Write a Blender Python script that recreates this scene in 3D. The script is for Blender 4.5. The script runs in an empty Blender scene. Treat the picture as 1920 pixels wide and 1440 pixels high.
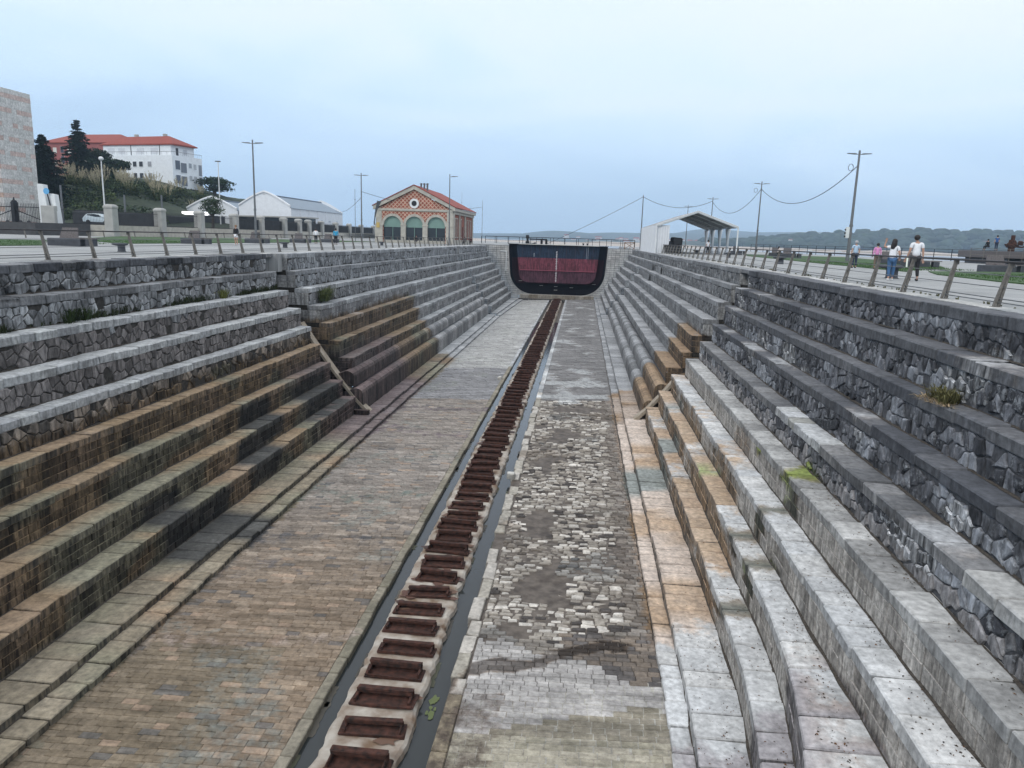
import bpy, math, random
from mathutils import Vector, Matrix, noise
random.seed(7)
R=math.radians
S=bpy.context.scene
COL=S.collection
# ------------------------------------------------------------------ camera
cam=bpy.data.cameras.new('camera'); co=bpy.data.objects.new('camera',cam); COL.objects.link(co)
AX=((0.99512086,0.04701292,-0.08674246),(0.09417596,-0.19047619,0.97716412),(0.02941696,-0.98056545,-0.19397432))
m=Matrix(((AX[0][0],-AX[0][1],-AX[0][2],0),(AX[1][0],-AX[1][1],-AX[1][2],0),(AX[2][0],-AX[2][1],-AX[2][2],1.22),(0,0,0,1)))
co.matrix_world=m
cam.sensor_width=36; cam.lens=36*1380/1920; cam.clip_end=20000; cam.clip_start=.1
S.camera=co
# ------------------------------------------------------------------ world, sun, exposure
W=bpy.data.worlds.new('World'); S.world=W; W.use_nodes=True
nt=W.node_tree; nt.nodes.clear(); N=nt.nodes.new; L=nt.links.new
def nd(nt,typ,**k):
    n=nt.nodes.new(typ)
    for a,b in k.items(): setattr(n,a,b)
    return n
SUN_EL,SUN_AZ=38,215
out=N('ShaderNodeOutputWorld'); bg=N('ShaderNodeBackground'); bg2=N('ShaderNodeBackground'); mix=N('ShaderNodeMixShader')
sky=N('ShaderNodeTexSky'); sky.sky_type='NISHITA'; sky.sun_disc=False; sky.sun_elevation=R(SUN_EL); sky.sun_rotation=R(SUN_AZ)
L(sky.outputs[0],bg.inputs[0]); bg.inputs[1].default_value=.1
tc=N('ShaderNodeTexCoord'); sp=N('ShaderNodeSeparateXYZ'); L(tc.outputs['Generated'],sp.inputs[0])
mp=N('ShaderNodeMapping'); mp.inputs['Scale'].default_value=(1.6,1.6,7); L(tc.outputs['Generated'],mp.inputs[0])
n1=N('ShaderNodeTexNoise'); n1.inputs['Scale'].default_value=1.5; n1.inputs['Detail'].default_value=5; n1.inputs['Distortion'].default_value=.6; n1.inputs['Roughness'].default_value=.45; L(mp.outputs[0],n1.inputs[0])
# elevation + cloud wobble drives the overcast gradient
ma=N('ShaderNodeMath'); ma.operation='MULTIPLY_ADD'; L(n1.outputs[0],ma.inputs[0]); ma.inputs[1].default_value=.34; L(sp.outputs[2],ma.inputs[2])
ms=N('ShaderNodeMath'); ms.operation='MULTIPLY_ADD'; L(sp.outputs[0],ms.inputs[0]); ms.inputs[1].default_value=.10; L(ma.outputs[0],ms.inputs[2])
rp=N('ShaderNodeValToRGB'); L(ms.outputs[0],rp.inputs[0])
cr=rp.color_ramp
def sc(r,g,b):
    f=lambda c:((c/255+.055)/1.055)**2.4 if c>10 else c/255/12.92
    return (f(r),f(g),f(b),1)
stops=[(0.10,sc(150,174,197)),(0.16,sc(158,182,205)),(0.23,sc(173,196,218)),(0.31,sc(188,208,227)),(0.38,sc(200,214,230)),(0.46,sc(208,216,229)),(1,sc(236,238,242))]
cr.elements[0].position=stops[0][0]; cr.elements[0].color=stops[0][1]; cr.elements[1].position=1; cr.elements[1].color=stops[-1][1]
for p,c in stops[1:-1]:
    e=cr.elements.new(p); e.color=c
L(rp.outputs[0],bg2.inputs[0]); bg2.inputs[1].default_value=1.48
mix.inputs[0].default_value=.93; L(bg.outputs[0],mix.inputs[1]); L(bg2.outputs[0],mix.inputs[2]); L(mix.outputs[0],out.inputs[0])
sl=bpy.data.lights.new('sun','SUN'); sl.energy=1.15; sl.angle=R(14); sl.color=(1,.95,.88); so=bpy.data.objects.new('sun',sl); COL.objects.link(so)
az=R(SUN_AZ); d=Vector((math.sin(az)*math.cos(R(SUN_EL)),math.cos(az)*math.cos(R(SUN_EL)),math.sin(R(SUN_EL))))
so.rotation_euler=d.to_track_quat('Z','Y').to_euler()
S.view_settings.view_transform='Standard'; S.view_settings.look='None'; S.view_settings.exposure=0.12; S.view_settings.gamma=1
S.render.engine='CYCLES'
# ------------------------------------------------------------------ helpers
def tag(o,label=None,cat=None,group=None,kind=None):
    if label: o['label']=label
    if cat: o['category']=cat
    if group: o['group']=group
    if kind: o['kind']=kind
    return o
def empty(name,loc=(0,0,0),label=None,cat=None,group=None,rz=0):
    o=bpy.data.objects.new(name,None); COL.objects.link(o); o.location=loc; o.rotation_euler=(0,0,rz); o.empty_display_size=.3
    return tag(o,label,cat,group)
class MB:
    def __init__(s): s.v=[];s.f=[];s.c=[]
    def add(s,V,F,c=(1,1,1)):
        o=len(s.v); s.v.extend(V)
        for f in F: s.f.append(tuple(o+i for i in f)); s.c.append(c)
    def box(s,x0,x1,y0,y1,z0,z1,c=(1,1,1)):
        s.add([(x0,y0,z0),(x1,y0,z0),(x1,y1,z0),(x0,y1,z0),(x0,y0,z1),(x1,y0,z1),(x1,y1,z1),(x0,y1,z1)],
              [(0,3,2,1),(4,5,6,7),(0,1,5,4),(1,2,6,5),(2,3,7,6),(3,0,4,7)],c)
    def rbox(s,cx,cy,z0,w,d,h,rz=0,c=(1,1,1),b=0.0):
        # box with bevelled top edge, turned about z
        ca,sa=math.cos(rz),math.sin(rz)
        V=[]
        for (z,i) in ((z0,0),(z0+h-b,0),(z0+h,b)):
            for (a,e) in ((-1,-1),(1,-1),(1,1),(-1,1)):
                x=a*(w/2-i); y=e*(d/2-i); V.append((cx+x*ca-y*sa,cy+x*sa+y*ca,z))
        s.add(V,[(3,2,1,0),(0,1,5,4),(1,2,6,5),(2,3,7,6),(3,0,4,7),(4,5,9,8),(5,6,10,9),(6,7,11,10),(7,4,8,11),(8,9,10,11)],c)
    def pil(s,P,n,d,b,c,back=False):
        # n-gon P (3D points, ccw seen from n) raised by d along n with a chamfer b
        k=len(P); C=sum((Vector(p) for p in P),Vector())/k; n=Vector(n)
        A=[Vector(p) for p in P]; B=[p+n*(d-b) for p in A]; T=[]
        for p in A:
            q=C-p; l=q.length or 1; T.append(p+q*min(.45,b*1.3/l)+n*d)
        F=[]
        for i in range(k):
            j=(i+1)%k; F.append((i,j,k+j,k+i)); F.append((k+i,k+j,2*k+j,2*k+i))
        F.append(tuple(2*k+i for i in range(k)))
        s.add([tuple(p) for p in A+B+T],F,c)
    def chbox(s,x0,x1,y0,y1,z0,z1,b,c=(1,1,1),j=0):
        # fully chamfered box, corners jittered by j
        V=[];
        for sx,X in ((0,x0),(1,x1)):
            for sy,Y in ((0,y0),(1,y1)):
                for sz,Z in ((0,z0),(1,z1)):
                    bx=b*(1-2*sx); by=b*(1-2*sy); bz=b*(1-2*sz)
                    jx=random.uniform(-j,j) if j else 0; jy=random.uniform(-j,j) if j else 0; jz=random.uniform(-j,j) if j else 0
                    V+= [(X+jx,Y+by+jy,Z+bz+jz),(X+bx+jx,Y+jy,Z+bz+jz),(X+bx+jx,Y+by+jy,Z+jz)]
        I=lambda a,e,g,k:(a*4+e*2+g)*3+k
        F=[(I(0,0,0,0),I(0,0,1,0),I(0,1,1,0),I(0,1,0,0)),(I(1,0,0,0),I(1,1,0,0),I(1,1,1,0),I(1,0,1,0)),
           (I(0,0,0,1),I(1,0,0,1),I(1,0,1,1),I(0,0,1,1)),(I(0,1,0,1),I(0,1,1,1),I(1,1,1,1),I(1,1,0,1)),
           (I(0,0,0,2),I(0,1,0,2),I(1,1,0,2),I(1,0,0,2)),(I(0,0,1,2),I(1,0,1,2),I(1,1,1,2),I(0,1,1,2))]
        for e in (0,1):
            for g in (0,1):
                F.append((I(0,e,g,1),I(1,e,g,1),I(1,e,g,2),I(0,e,g,2)))
                F.append((I(e,0,g,0),I(e,1,g,0),I(e,1,g,2),I(e,0,g,2)))
                F.append((I(e,g,0,0),I(e,g,1,0),I(e,g,1,1),I(e,g,0,1)))
        for a in (0,1):
            for e in (0,1):
                for g in (0,1): F.append((I(a,e,g,0),I(a,e,g,1),I(a,e,g,2)))
        s.add(V,F,c)
    def tube(s,pts,r,k=6,c=(1,1,1),caps=True):
        P=[Vector(p) for p in pts]; n=len(P); V=[]; F=[]
        rr=r if isinstance(r,(list,tuple)) else [r]*n
        up=None
        for i,p in enumerate(P):
            t=(P[min(i+1,n-1)]-P[max(i-1,0)]).normalized()
            if up is None: up=Vector((0,0,1)) if abs(t.z)<.9 else Vector((1,0,0))
            a=t.cross(up).normalized(); b=a.cross(t).normalized()
            for q in range(k):
                th=2*math.pi*q/k; w=p+(a*math.cos(th)+b*math.sin(th))*rr[i]; V.append(tuple(w))
        for i in range(n-1):
            for q in range(k):
                r2=(q+1)%k; F.append((i*k+q,i*k+r2,(i+1)*k+r2,(i+1)*k+q))
        if caps: F.append(tuple(range(k))[::-1]); F.append(tuple((n-1)*k+q for q in range(k)))
        s.add(V,F,c)
    def lathe(s,prof,cx,cy,k=16,c=(1,1,1),sx=1,sy=1):
        V=[];F=[]
        for r,z in prof:
            for q in range(k):
                t=2*math.pi*q/k; V.append((cx+r*sx*math.cos(t),cy+r*sy*math.sin(t),z))
        for i in range(len(prof)-1):
            for q in range(k):
                j=(q+1)%k; F.append((i*k+q,i*k+j,(i+1)*k+j,(i+1)*k+q))
        F.append(tuple(range(k))[::-1]); F.append(tuple((len(prof)-1)*k+q for q in range(k)))
        s.add(V,F,c)
    def blob(s,c0,rx,ry,rz,c=(1,1,1),k=8,rings=5,jit=0):
        V=[];F=[]
        for i in range(1,rings):
            ph=math.pi*i/rings
            for q in range(k):
                t=2*math.pi*q/k; g=1+random.uniform(-jit,jit)
                V.append((c0[0]+rx*g*math.sin(ph)*math.cos(t),c0[1]+ry*g*math.sin(ph)*math.sin(t),c0[2]+rz*g*math.cos(ph)))
        V.append((c0[0],c0[1],c0[2]+rz)); V.append((c0[0],c0[1],c0[2]-rz)); T=len(V)-2
        for i in range(rings-2):
            for q in range(k): j=(q+1)%k; F.append((i*k+q,(i+1)*k+q,(i+1)*k+j,i*k+j))
        for q in range(k):
            j=(q+1)%k; F.append((T,q,j)); F.append((T+1,(rings-2)*k+j,(rings-2)*k+q))
        s.add(V,F,c)
    def build(s,name,mat,parent=None,smooth=False,fix=False):
        me=bpy.data.meshes.new(name); me.from_pydata(s.v,[],s.f)
        ca=me.color_attributes.new('Col','FLOAT_COLOR','CORNER')
        buf=[]
        for f,c in zip(s.f,s.c): buf.extend((c[0],c[1],c[2],1.0)*len(f))
        ca.data.foreach_set('color',buf)
        if getattr(mat,'name','') in STAINED:
            sa=me.color_attributes.new('St','FLOAT_COLOR','POINT'); bf=[]
            for q in s.v: bf.extend(stain(*q))
            sa.data.foreach_set('color',bf)
        me.materials.append(mat)
        if smooth: me.polygons.foreach_set('use_smooth',[True]*len(me.polygons))
        if fix:
            import bmesh
            b=bmesh.new(); b.from_mesh(me); bmesh.ops.recalc_face_normals(b,faces=b.faces); b.to_mesh(me); b.free()
        me.update()
        o=bpy.data.objects.new(name,me); COL.objects.link(o)
        if parent:
            # all builders work in world space unless the parent was made at origin
            o.parent=parent
            bpy.context.view_layer.update() if False else None
            o.matrix_parent_inverse=(Matrix.Translation(parent.location)@parent.rotation_euler.to_matrix().to_4x4()).inverted() if not getattr(s,'local',False) else Matrix()
        return o
STAINED=('cap_stone','rubble_stone','rubble_stone_dark','ashlar_stone','floor_setts')
def lp(a,b,t): return a+(b-a)*t
def mixc(a,b,t): t=max(0,min(1,t)); return tuple(x+(y-x)*t for x,y in zip(a,b))
def mul(a,k): return tuple(x*k for x in a)
def ss(a,b,x): t=max(0,min(1,(x-a)/(b-a))); return t*t*(3-2*t)
def nz(x,y,z=0,s=1): return noise.noise(Vector((x*s,y*s,z*s)))   # -1..1
# ------------------------------------------------------------------ materials
def base(name,rough=.85,spec=.3,metal=0):
    mt=bpy.data.materials.new(name); mt.use_nodes=True; n=mt.node_tree; b=n.nodes['Principled BSDF']
    b.inputs['Roughness'].default_value=rough; b.inputs['Specular IOR Level'].default_value=spec; b.inputs['Metallic'].default_value=metal
    return mt,n,b
def masonry(name,rows=0,topgain=1.0,con=(.72,1.25),vst=1.0,streak=.5,fine=9,bump=.5,speck=.5,rough=.88,tint=True,drip=1.0,lichen=0,blot=1.0,stup=(.62,1.5)):
    mt,n,b=base(name,rough,.25); Lk=n.links.new
    at=nd(n,'ShaderNodeAttribute',attribute_name='Col'); g=nd(n,'ShaderNodeNewGeometry')
    def noi(scale,det=6,vec=None,ro=.6):
        x=nd(n,'ShaderNodeTexNoise'); x.inputs['Scale'].default_value=scale; x.inputs['Detail'].default_value=det; x.inputs['Roughness'].default_value=ro
        Lk(vec if vec else g.outputs['Position'],x.inputs['Vector']); return x.outputs[0]
    def rng(x,a,c,lo,hi):
        q=nd(n,'ShaderNodeMapRange'); q.inputs[1].default_value=a; q.inputs[2].default_value=c; q.inputs[3].default_value=lo; q.inputs[4].default_value=hi; Lk(x,q.inputs[0]); return q.outputs[0]
    def mth(op,a,c):
        q=nd(n,'ShaderNodeMath',operation=op)
        for i,v in enumerate((a,c)):
            if isinstance(v,(int,float)): q.inputs[i].default_value=v
            else: Lk(v,q.inputs[i])
        return q.outputs[0]
    mq=nd(n,'ShaderNodeMapping'); mq.inputs['Scale'].default_value=(1,1,vst); Lk(g.outputs['Position'],mq.inputs[0])
    A=rng(noi(fine,8,mq.outputs[0],.68),.34,.66,*con)
    B=rng(noi(1.1,5),.3,.7,1-.22*blot,1+.18*blot)
    mpp=nd(n,'ShaderNodeMapping'); mpp.inputs['Scale'].default_value=(5,5,.55); Lk(g.outputs['Position'],mpp.inputs[0])
    st=rng(noi(1.6,4,mpp.outputs[0]),.38,.62,1-streak,1.06)
    # drips run only down upright faces
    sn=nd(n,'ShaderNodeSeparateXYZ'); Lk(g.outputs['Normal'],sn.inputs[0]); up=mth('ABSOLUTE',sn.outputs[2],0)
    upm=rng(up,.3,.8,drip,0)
    one=mth('SUBTRACT',1.0,mth('MULTIPLY',mth('SUBTRACT',1.0,st),upm))
    F=mth('MULTIPLY',mth('MULTIPLY',A,B),one)
    sk=rng(noi(28,3,ro=.7),.60,.70,1,1-speck)
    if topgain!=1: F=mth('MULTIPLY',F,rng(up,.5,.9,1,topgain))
    F=mth('MULTIPLY',F,sk)
    mx=nd(n,'ShaderNodeVectorMath',operation='SCALE'); Lk(at.outputs['Color'],mx.inputs[0]); Lk(F,mx.inputs['Scale'])
    if rows:
        m4=nd(n,'ShaderNodeMapping'); m4.inputs['Scale'].default_value=(.28,2.6,1); Lk(g.outputs['Position'],m4.inputs[0])
        rw=rng(noi(1.0,9,m4.outputs[0],.7),.34,.66,.62,1.38)
        vv=nd(n,'ShaderNodeVectorMath',operation='SCALE'); Lk(mx.outputs[0],vv.inputs[0]); Lk(rw,vv.inputs['Scale']); mx=vv
    colr=mx.outputs[0]
    if name in STAINED:
        sa=nd(n,'ShaderNodeAttribute',attribute_name='St')
        am=rng(mth('ADD',sa.outputs['Alpha'],mth('MULTIPLY',mth('SUBTRACT',noi(1.8,9,ro=.72),.5),2.0)),.34,.74,0,.92)
        am=mth('MULTIPLY',am,rng(sa.outputs['Alpha'],.02,.12,0,1))
        lum=nd(n,'ShaderNodeVectorMath',operation='DOT_PRODUCT'); Lk(at.outputs['Color'],lum.inputs[0]); lum.inputs[1].default_value=(.33,.34,.33); am=mth('MULTIPLY',am,rng(lum.outputs['Value'],.30,.40,1,.84))
        stv=rng(noi(1.9,5,mpp.outputs[0]),.38,.62,.22,1.65); v1=mth('ADD',mth('MULTIPLY',upm,stv),mth('MULTIPLY',mth('SUBTRACT',1.0,upm),rng(noi(3.1,6),.3,.7,.75,1.3)))
        mp2=nd(n,'ShaderNodeMapping'); mp2.inputs['Scale'].default_value=(1.3,1.3,.10); Lk(g.outputs['Position'],mp2.inputs[0])
        v1=mth('MULTIPLY',v1,mth('SUBTRACT',1.0,mth('MULTIPLY',upm,rng(noi(1.5,5,mp2.outputs[0],.65),.50,.60,0,.72))))
        v2=mth('MULTIPLY',mth('MULTIPLY',v1,A),mth('ADD',.38,mth('MULTIPLY',lum.outputs['Value'],2.7)))
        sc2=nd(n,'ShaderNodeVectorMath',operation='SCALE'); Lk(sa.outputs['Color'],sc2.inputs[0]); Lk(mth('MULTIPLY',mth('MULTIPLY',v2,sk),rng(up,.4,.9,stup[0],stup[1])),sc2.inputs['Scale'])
        m3=nd(n,'ShaderNodeMix',data_type='RGBA'); Lk(am,m3.inputs[0]); Lk(colr,m3.inputs[6]); Lk(sc2.outputs[0],m3.inputs[7]); colr=m3.outputs[2]
    if lichen:
        li=rng(noi(6.5,9,ro=.75),.52,.60,0,lichen)
        li2=rng(noi(.9,3),.42,.6,0,1); li=mth('MULTIPLY',li,li2)
        m2=nd(n,'ShaderNodeMix',data_type='RGBA'); Lk(li,m2.inputs[0]); Lk(colr,m2.inputs[6]); m2.inputs[7].default_value=(.42,.44,.46,1); colr=m2.outputs[2]
    Lk(colr,b.inputs['Base Color'])
    bp=nd(n,'ShaderNodeBump'); bp.inputs['Strength'].default_value=bump; bp.inputs['Distance'].default_value=.03
    hh=mth('ADD',noi(14,9,ro=.65),mth('MULTIPLY',noi(45,4),.3)); Lk(hh,bp.inputs['Height']); Lk(bp.outputs[0],b.inputs['Normal'])
    return mt
def simple(name,col,rough=.7,metal=0,var=.15,scale=6,bump=0,spec=.4,col2=None,attr=False,det=5,stretch=None):
    mt,n,b=base(name,rough,spec,metal); Lk=n.links.new
    g=nd(n,'ShaderNodeNewGeometry'); t=nd(n,'ShaderNodeTexNoise'); t.inputs['Scale'].default_value=scale; t.inputs['Detail'].default_value=det
    if stretch:
        mpp=nd(n,'ShaderNodeMapping'); mpp.inputs['Scale'].default_value=stretch; Lk(g.outputs['Position'],mpp.inputs[0]); Lk(mpp.outputs[0],t.inputs['Vector'])
    else: Lk(g.outputs['Position'],t.inputs['Vector'])
    r=nd(n,'ShaderNodeValToRGB'); Lk(t.outputs[0],r.inputs[0])
    c=col; c2=col2 or mul(c,1+var); c1=mul(c,1-var) if not col2 else c
    r.color_ramp.elements[0].position=.32; r.color_ramp.elements[1].position=.68
    r.color_ramp.elements[0].color=(*c1,1); r.color_ramp.elements[1].color=(*c2,1)
    o=r.outputs[0]
    if attr:
        at=nd(n,'ShaderNodeAttribute',attribute_name='Col'); m2=nd(n,'ShaderNodeMix',data_type='RGBA',blend_type='MULTIPLY'); m2.inputs[0].default_value=1
        Lk(o,m2.inputs[6]); Lk(at.outputs['Color'],m2.inputs[7]); o=m2.outputs[2]
    Lk(o,b.inputs['Base Color'])
    if bump:
        bp=nd(n,'ShaderNodeBump'); bp.inputs['Strength'].default_value=bump; bp.inputs['Distance'].default_value=.03; Lk(t.outputs[0],bp.inputs['Height']); Lk(bp.outputs[0],b.inputs['Normal'])
    return mt
M={}
M['cap']=masonry('cap_stone',topgain=1.38,con=(.66,1.3),streak=.35,fine=7,bump=.35,speck=.35)
M['rub']=masonry('rubble_stone',con=(.6,1.35),vst=.5,streak=.5,fine=7,bump=.9,speck=.5)
M['rubR']=masonry('rubble_stone_dark',con=(.35,1.75),vst=.4,streak=.4,fine=6,bump=.6,speck=.4,lichen=.55)
M['ash']=masonry('ashlar_stone',con=(.6,1.4),streak=.55,fine=10,bump=.5,speck=.5)
M['floor']=masonry('floor_setts',stup=(1,1.15),con=(.72,1.25),rows=1,streak=0,fine=8,bump=.6,speck=.45,drip=0,blot=.8)
M['joint']=simple('mortar_joint',(.035,.032,.028),.95,var=.4,scale=9,bump=.4)
M['jointR']=simple('mortar_joint_grey',(.06,.062,.068),.95,var=.5,scale=9,bump=.4)
M['tan']=simple('worn_tan_stone',(.24,.20,.15),.9,scale=3,bump=.4,col2=(.38,.335,.27),det=8)
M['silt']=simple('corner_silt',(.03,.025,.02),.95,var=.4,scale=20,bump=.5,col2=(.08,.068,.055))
M['mud']=simple('mud',(.055,.043,.034),.7,var=.35,scale=3.5,bump=.6,col2=(.14,.118,.098),det=10)
M['conc']=simple('old_concrete',(.17,.115,.075),.9,var=.2,scale=2.2,bump=.8,col2=(.46,.43,.38),det=11)
M['rust']=simple('rusty_iron',(.014,.008,.006),.9,var=.3,scale=7,bump=.8,col2=(.078,.031,.021),det=10)
M['paving']=simple('promenade_paving',(.30,.31,.30),.85,scale=.5,var=.08,col2=(.40,.41,.40))
M['white']=simple('white_paint',(.66,.68,.68),.6,var=.06,scale=1.5)
M['grass']=simple('lawn_grass',(.022,.055,.012),.9,var=.3,scale=3,bump=.5,col2=(.05,.105,.025))
M['steel']=simple('galvanised_steel',(.16,.165,.17),.5,.6,var=.1,scale=8)
M['post']=simple('weathered_post',(.15,.14,.125),.75,.2,var=.25,scale=12)
M['dark']=simple('dark_iron',(.018,.019,.022),.6,.3,var=.3,scale=8)
M['railtop']=simple('dark_handrail',(.03,.026,.026),.5,.1,var=.2,scale=5)
M['bench']=simple('bench_stone',(.055,.06,.07),.8,var=.2,scale=4)
M['slat']=simple('bench_wood',(.10,.09,.09),.75,var=.25,scale=14)
M['leaf']=simple('leaves',(1,1,1),.9,var=.25,scale=1.5,attr=True,col2=(1.3,1.3,1.2),spec=.1)
M['bark']=simple('bark',(.06,.05,.04),.9,var=.3,scale=8,bump=.5)
M['attr']=simple('painted',(.95,.95,.95),.7,var=.05,scale=1.2,attr=True,col2=(1.05,1.05,1.05))
M['glass']=simple('window_glass',(.02,.025,.03),.12,var=.2,scale=.6,spec=.6)
M['brick']=None
def water(name,col,rough,bs,bd,sc_=3):
    mt,n,b=base(name,rough,.28 if 'gutter' in name else .5); g=nd(n,'ShaderNodeNewGeometry'); mpp=nd(n,'ShaderNodeMapping'); mpp.inputs['Scale'].default_value=(1,1,1)
    t=nd(n,'ShaderNodeTexNoise'); t.inputs['Scale'].default_value=sc_; t.inputs['Detail'].default_value=4
    n.links.new(g.outputs['Position'],t.inputs['Vector']); bp=nd(n,'ShaderNodeBump'); bp.inputs['Strength'].default_value=bs; bp.inputs['Distance'].default_value=bd
    n.links.new(t.outputs[0],bp.inputs['Height']); n.links.new(bp.outputs[0],b.inputs['Normal']); b.inputs['Base Color'].default_value=(*col,1); return mt
M['sea']=water('sea_water',(.13,.15,.17),.28,.35,.12,1.2)
M['gutter']=water('gutter_water',(.03,.034,.034),.1,.12,.01,4)
# ------------------------------------------------------------------ palette
LG=(.37,.38,.385);MG=(.195,.20,.205);DG=(.062,.066,.075);BR=(.125,.088,.052);DB=(.042,.031,.022);OR=(.26,.145,.07);PK=(.30,.235,.19);PU=(.075,.05,.06);MO=(.07,.11,.02);PB=(.33,.36,.40);OL=(.13,.115,.07)
def rz_(k=.15): return 1+random.uniform(-k,k)
def colL(y,z,kind):
    r=random.random()
    if kind=='cap':
        if z>-.5: c=mixc(mul(DG,1.1),MG,r*.9) if y<40 else mixc(MG,LG,r)
        elif z>-1.4: c=mixc(mul(MG,.7),LG,r*.5)
        elif z>-4.2: c=mixc(mul(LG,.85),(.40,.41,.40),r)
        else: c=mixc(mul(LG,.75),(.33,.32,.29),r)
    else:
        if z>-4.0: c=mixc(mul(MG,.8),mul(LG,1.1),r) if z>-2.2 else mixc((.12,.11,.105),(.25,.23,.22),r)
        else: c=mixc((.05,.048,.045),(.34,.29,.24),r**1.3)
    if y>40: c=mixc(c,mixc(MG,(.34,.355,.365),r),.75)
    return mul(c,rz_(.12))
def colR(y,z,kind):
    r=random.random()
    if kind=='cap':
        if z>-3.2: c=mixc(mul(DG,1.15),(.115,.118,.125),r)
        elif z>-4.2:
            c=mixc((.11,.113,.118),(.19,.19,.19),r)
            if y<12 : c=mixc((.30,.30,.29),(.36,.36,.35),r)
            elif 19<y<23: c=mixc((.22,.22,.2),LG,r)
        elif z>-5.0: c=mixc((.20,.20,.195),(.36,.36,.35),r)
        else: c=mixc(LG,(.42,.42,.41),r)
        if y>39: c=mixc(mul(MG,.85),mul(MG,1.35),r)
    else:
        if z>-4.2: c=mixc((.04,.042,.048),(.155,.16,.175),r**1.4)
        elif z>-4.9: c=mixc((.13,.13,.135),(.27,.26,.26),r)
        else: c=mixc((.29,.27,.245),(.42,.40,.37),r)
        if nz(y,z*2,1,.5)>.3 and z>-4.2: c=mixc(c,(.34,.36,.39),.5)
        if y>39: c=mixc(mul(MG,.65),mul(MG,1.35),r)
    return mul(c,rz_(.10))
BLACK=(.028,.028,.026)
def stain(x,y,z):
    # natural staining of the stone at a place: colour and amount
    n1=nz(y,z,x,.35); n2=nz(y,z,x,1.1)
    c=(.15,.1,.06); a=0.0
    if z<-8.2 and -10.5<x<2.15 and not(-5.16<x<-2.5):          # the floor
        if x<-5:
            def band(y0,w,col,k,amp=1.2,f=.25):
                nonlocal c,a
                b=max(0,1-abs(y+amp*nz(x,y,y0,f)-y0)/w)*k
                if b>a: c=col; a=b
            band(23.0,1.2,(.10,.10,.105),.55,2.2,.5); band(20.2,.6,(.12,.12,.135),.5,1.8,.5); band(27.5,2.2,(.11,.145,.13),.5,2.6,.3); band(31.5,1.5,(.13,.15,.135),.4,2.5)
            band(37,1.6,(.13,.10,.12),.5,2.4); band(42.6,2.4,(.11,.09,.10),.55,2); band(16.4,1.0,(.36,.30,.26),.5,1.5); band(10.5,1.6,(.14,.14,.11),.4)
            if a<.3 and n1>.2: c=(.20,.21,.19); a=.45
        else:
            if 17<y<44 and n1>.33: c=(.14,.12,.10); a=.3+n1*.5
            if y<14.6 and x<-1.3: c=(.07,.055,.045); a=.6
            if y>44 and (nz(x*1.6,y,5,.35)>.22 or abs(y+nz(x,y,1,.5)-50.5)<.8 or abs(y-46.2)<.6): c=(.36,.37,.37); a=.75
            d=abs((y-16.3)-.42*(x-.2)-.35*nz(x,y,2,1.2))
            if x<1.7 and d<.28: c=(.035,.027,.022); a=1.0-d
        return (*c,a)
    if x<-9:                                                   # left wall
        br=ss(-3.9,-4.9,z+.3*n1) if y<39.8 else ss(-3.1,-4.0,z+.2*n1)
        br*=1-ss(60.5,63.5,y+1.5*n1)
        if br>0:
            c=(.18,.128,.074); a=br
            if z<-8.5: c=(.145,.122,.085)
            if n1>.15: c=(.19,.135,.085)
            if y>40: c=mul(c,.8)
            if n1<-.18: c=(.135,.125,.085)
            pu=ss(32,36,y+n2)*(1-ss(49,52,y))*ss(-5.0,-6.0,z)
            c=mixc(c,(.085,.062,.068),pu*.8)
            for (my,mz,ry) in ((27.5,-7.7,1.3),(29.5,-6.8,1.5),(23,-8.6,1.2),(36,-6.9,2.4),(21,-8.0,1.1)):
                if abs(y+.4*n2-my)<ry and abs(z-mz)<.8: c=BLACK; a=1
        elif z>-1 and y<40 and n1>.05: c=(.045,.047,.05); a=.6
        return (*c,a)
    if x>2.1:                                                  # right wall
        lo=(max(ss(-5.1,-5.9,z+.25*n1),ss(-4.2,-5.0,z)*ss(15.5,18,y)*(1-ss(24,28,y)))) if y<39.8 else ss(-3.2,-3.9,z)
        ylim=16.5+2.0*(z+8.2) if y<39.8 else 0
        o=lo*ss(ylim-.6,ylim+1.6,y+.8*n2)*(1-ss(46.3,47.6,y+.5*n2))
        if z>-6.2 and 22<y<33: o*=.6
        if z>-8.0 and y<39 and nz(y*.6,z*.9,2,.45)<-.18: o*=.5
        if o>.02:
            c=(.20,.14,.085); a=o*1.05
            if z<-8: c=(.27,.22,.18)
            if n1>.2: c=(.20,.135,.08)
        for (my,mz,ry,rz) in ((19.3,-4.7,.7,.35),(22.2,-4.85,.5,.3),(19.0,-5.55,.6,.4),(17.2,-6.4,.5,.35),(24.5,-6.45,.4,.3)):
            d=math.hypot((y+.3*n2-my)/ry/.7,(z-mz)/rz)
            if d<1: c=(.12,.15,.03); a=1.25-d*.6
        for (my,mz) in ((18.4,-5.2),(16.9,-6.9),(18.8,-6.1)):
            if abs(y-my)<.38 and abs(z-mz)<.75: c=(.03,.033,.02); a=1
        for (my,mz,ry) in ((31,-7.3,1.0),(29,-8.2,1.6),(34.5,-6.4,.7)):
            d=abs(y+.5*n2-my)/ry
            if d<1 and abs(z-mz)<.6: c=(.10,.11,.10); a=max(a,.9-d*.6)
        if a<.1 and y<13.2 and z<-6.2 and x<5: c=(.15,.14,.145); a=.9*ss(13.2,12.6,y+.3*nz(x,y,0,.7))
        if a<.1 and z>-4.4 and nz(y*.7,z,5,.6)>.36 and y<39: c=(.42,.43,.44); a=.8
        return (*c,a)
    return (*c,0)
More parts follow.
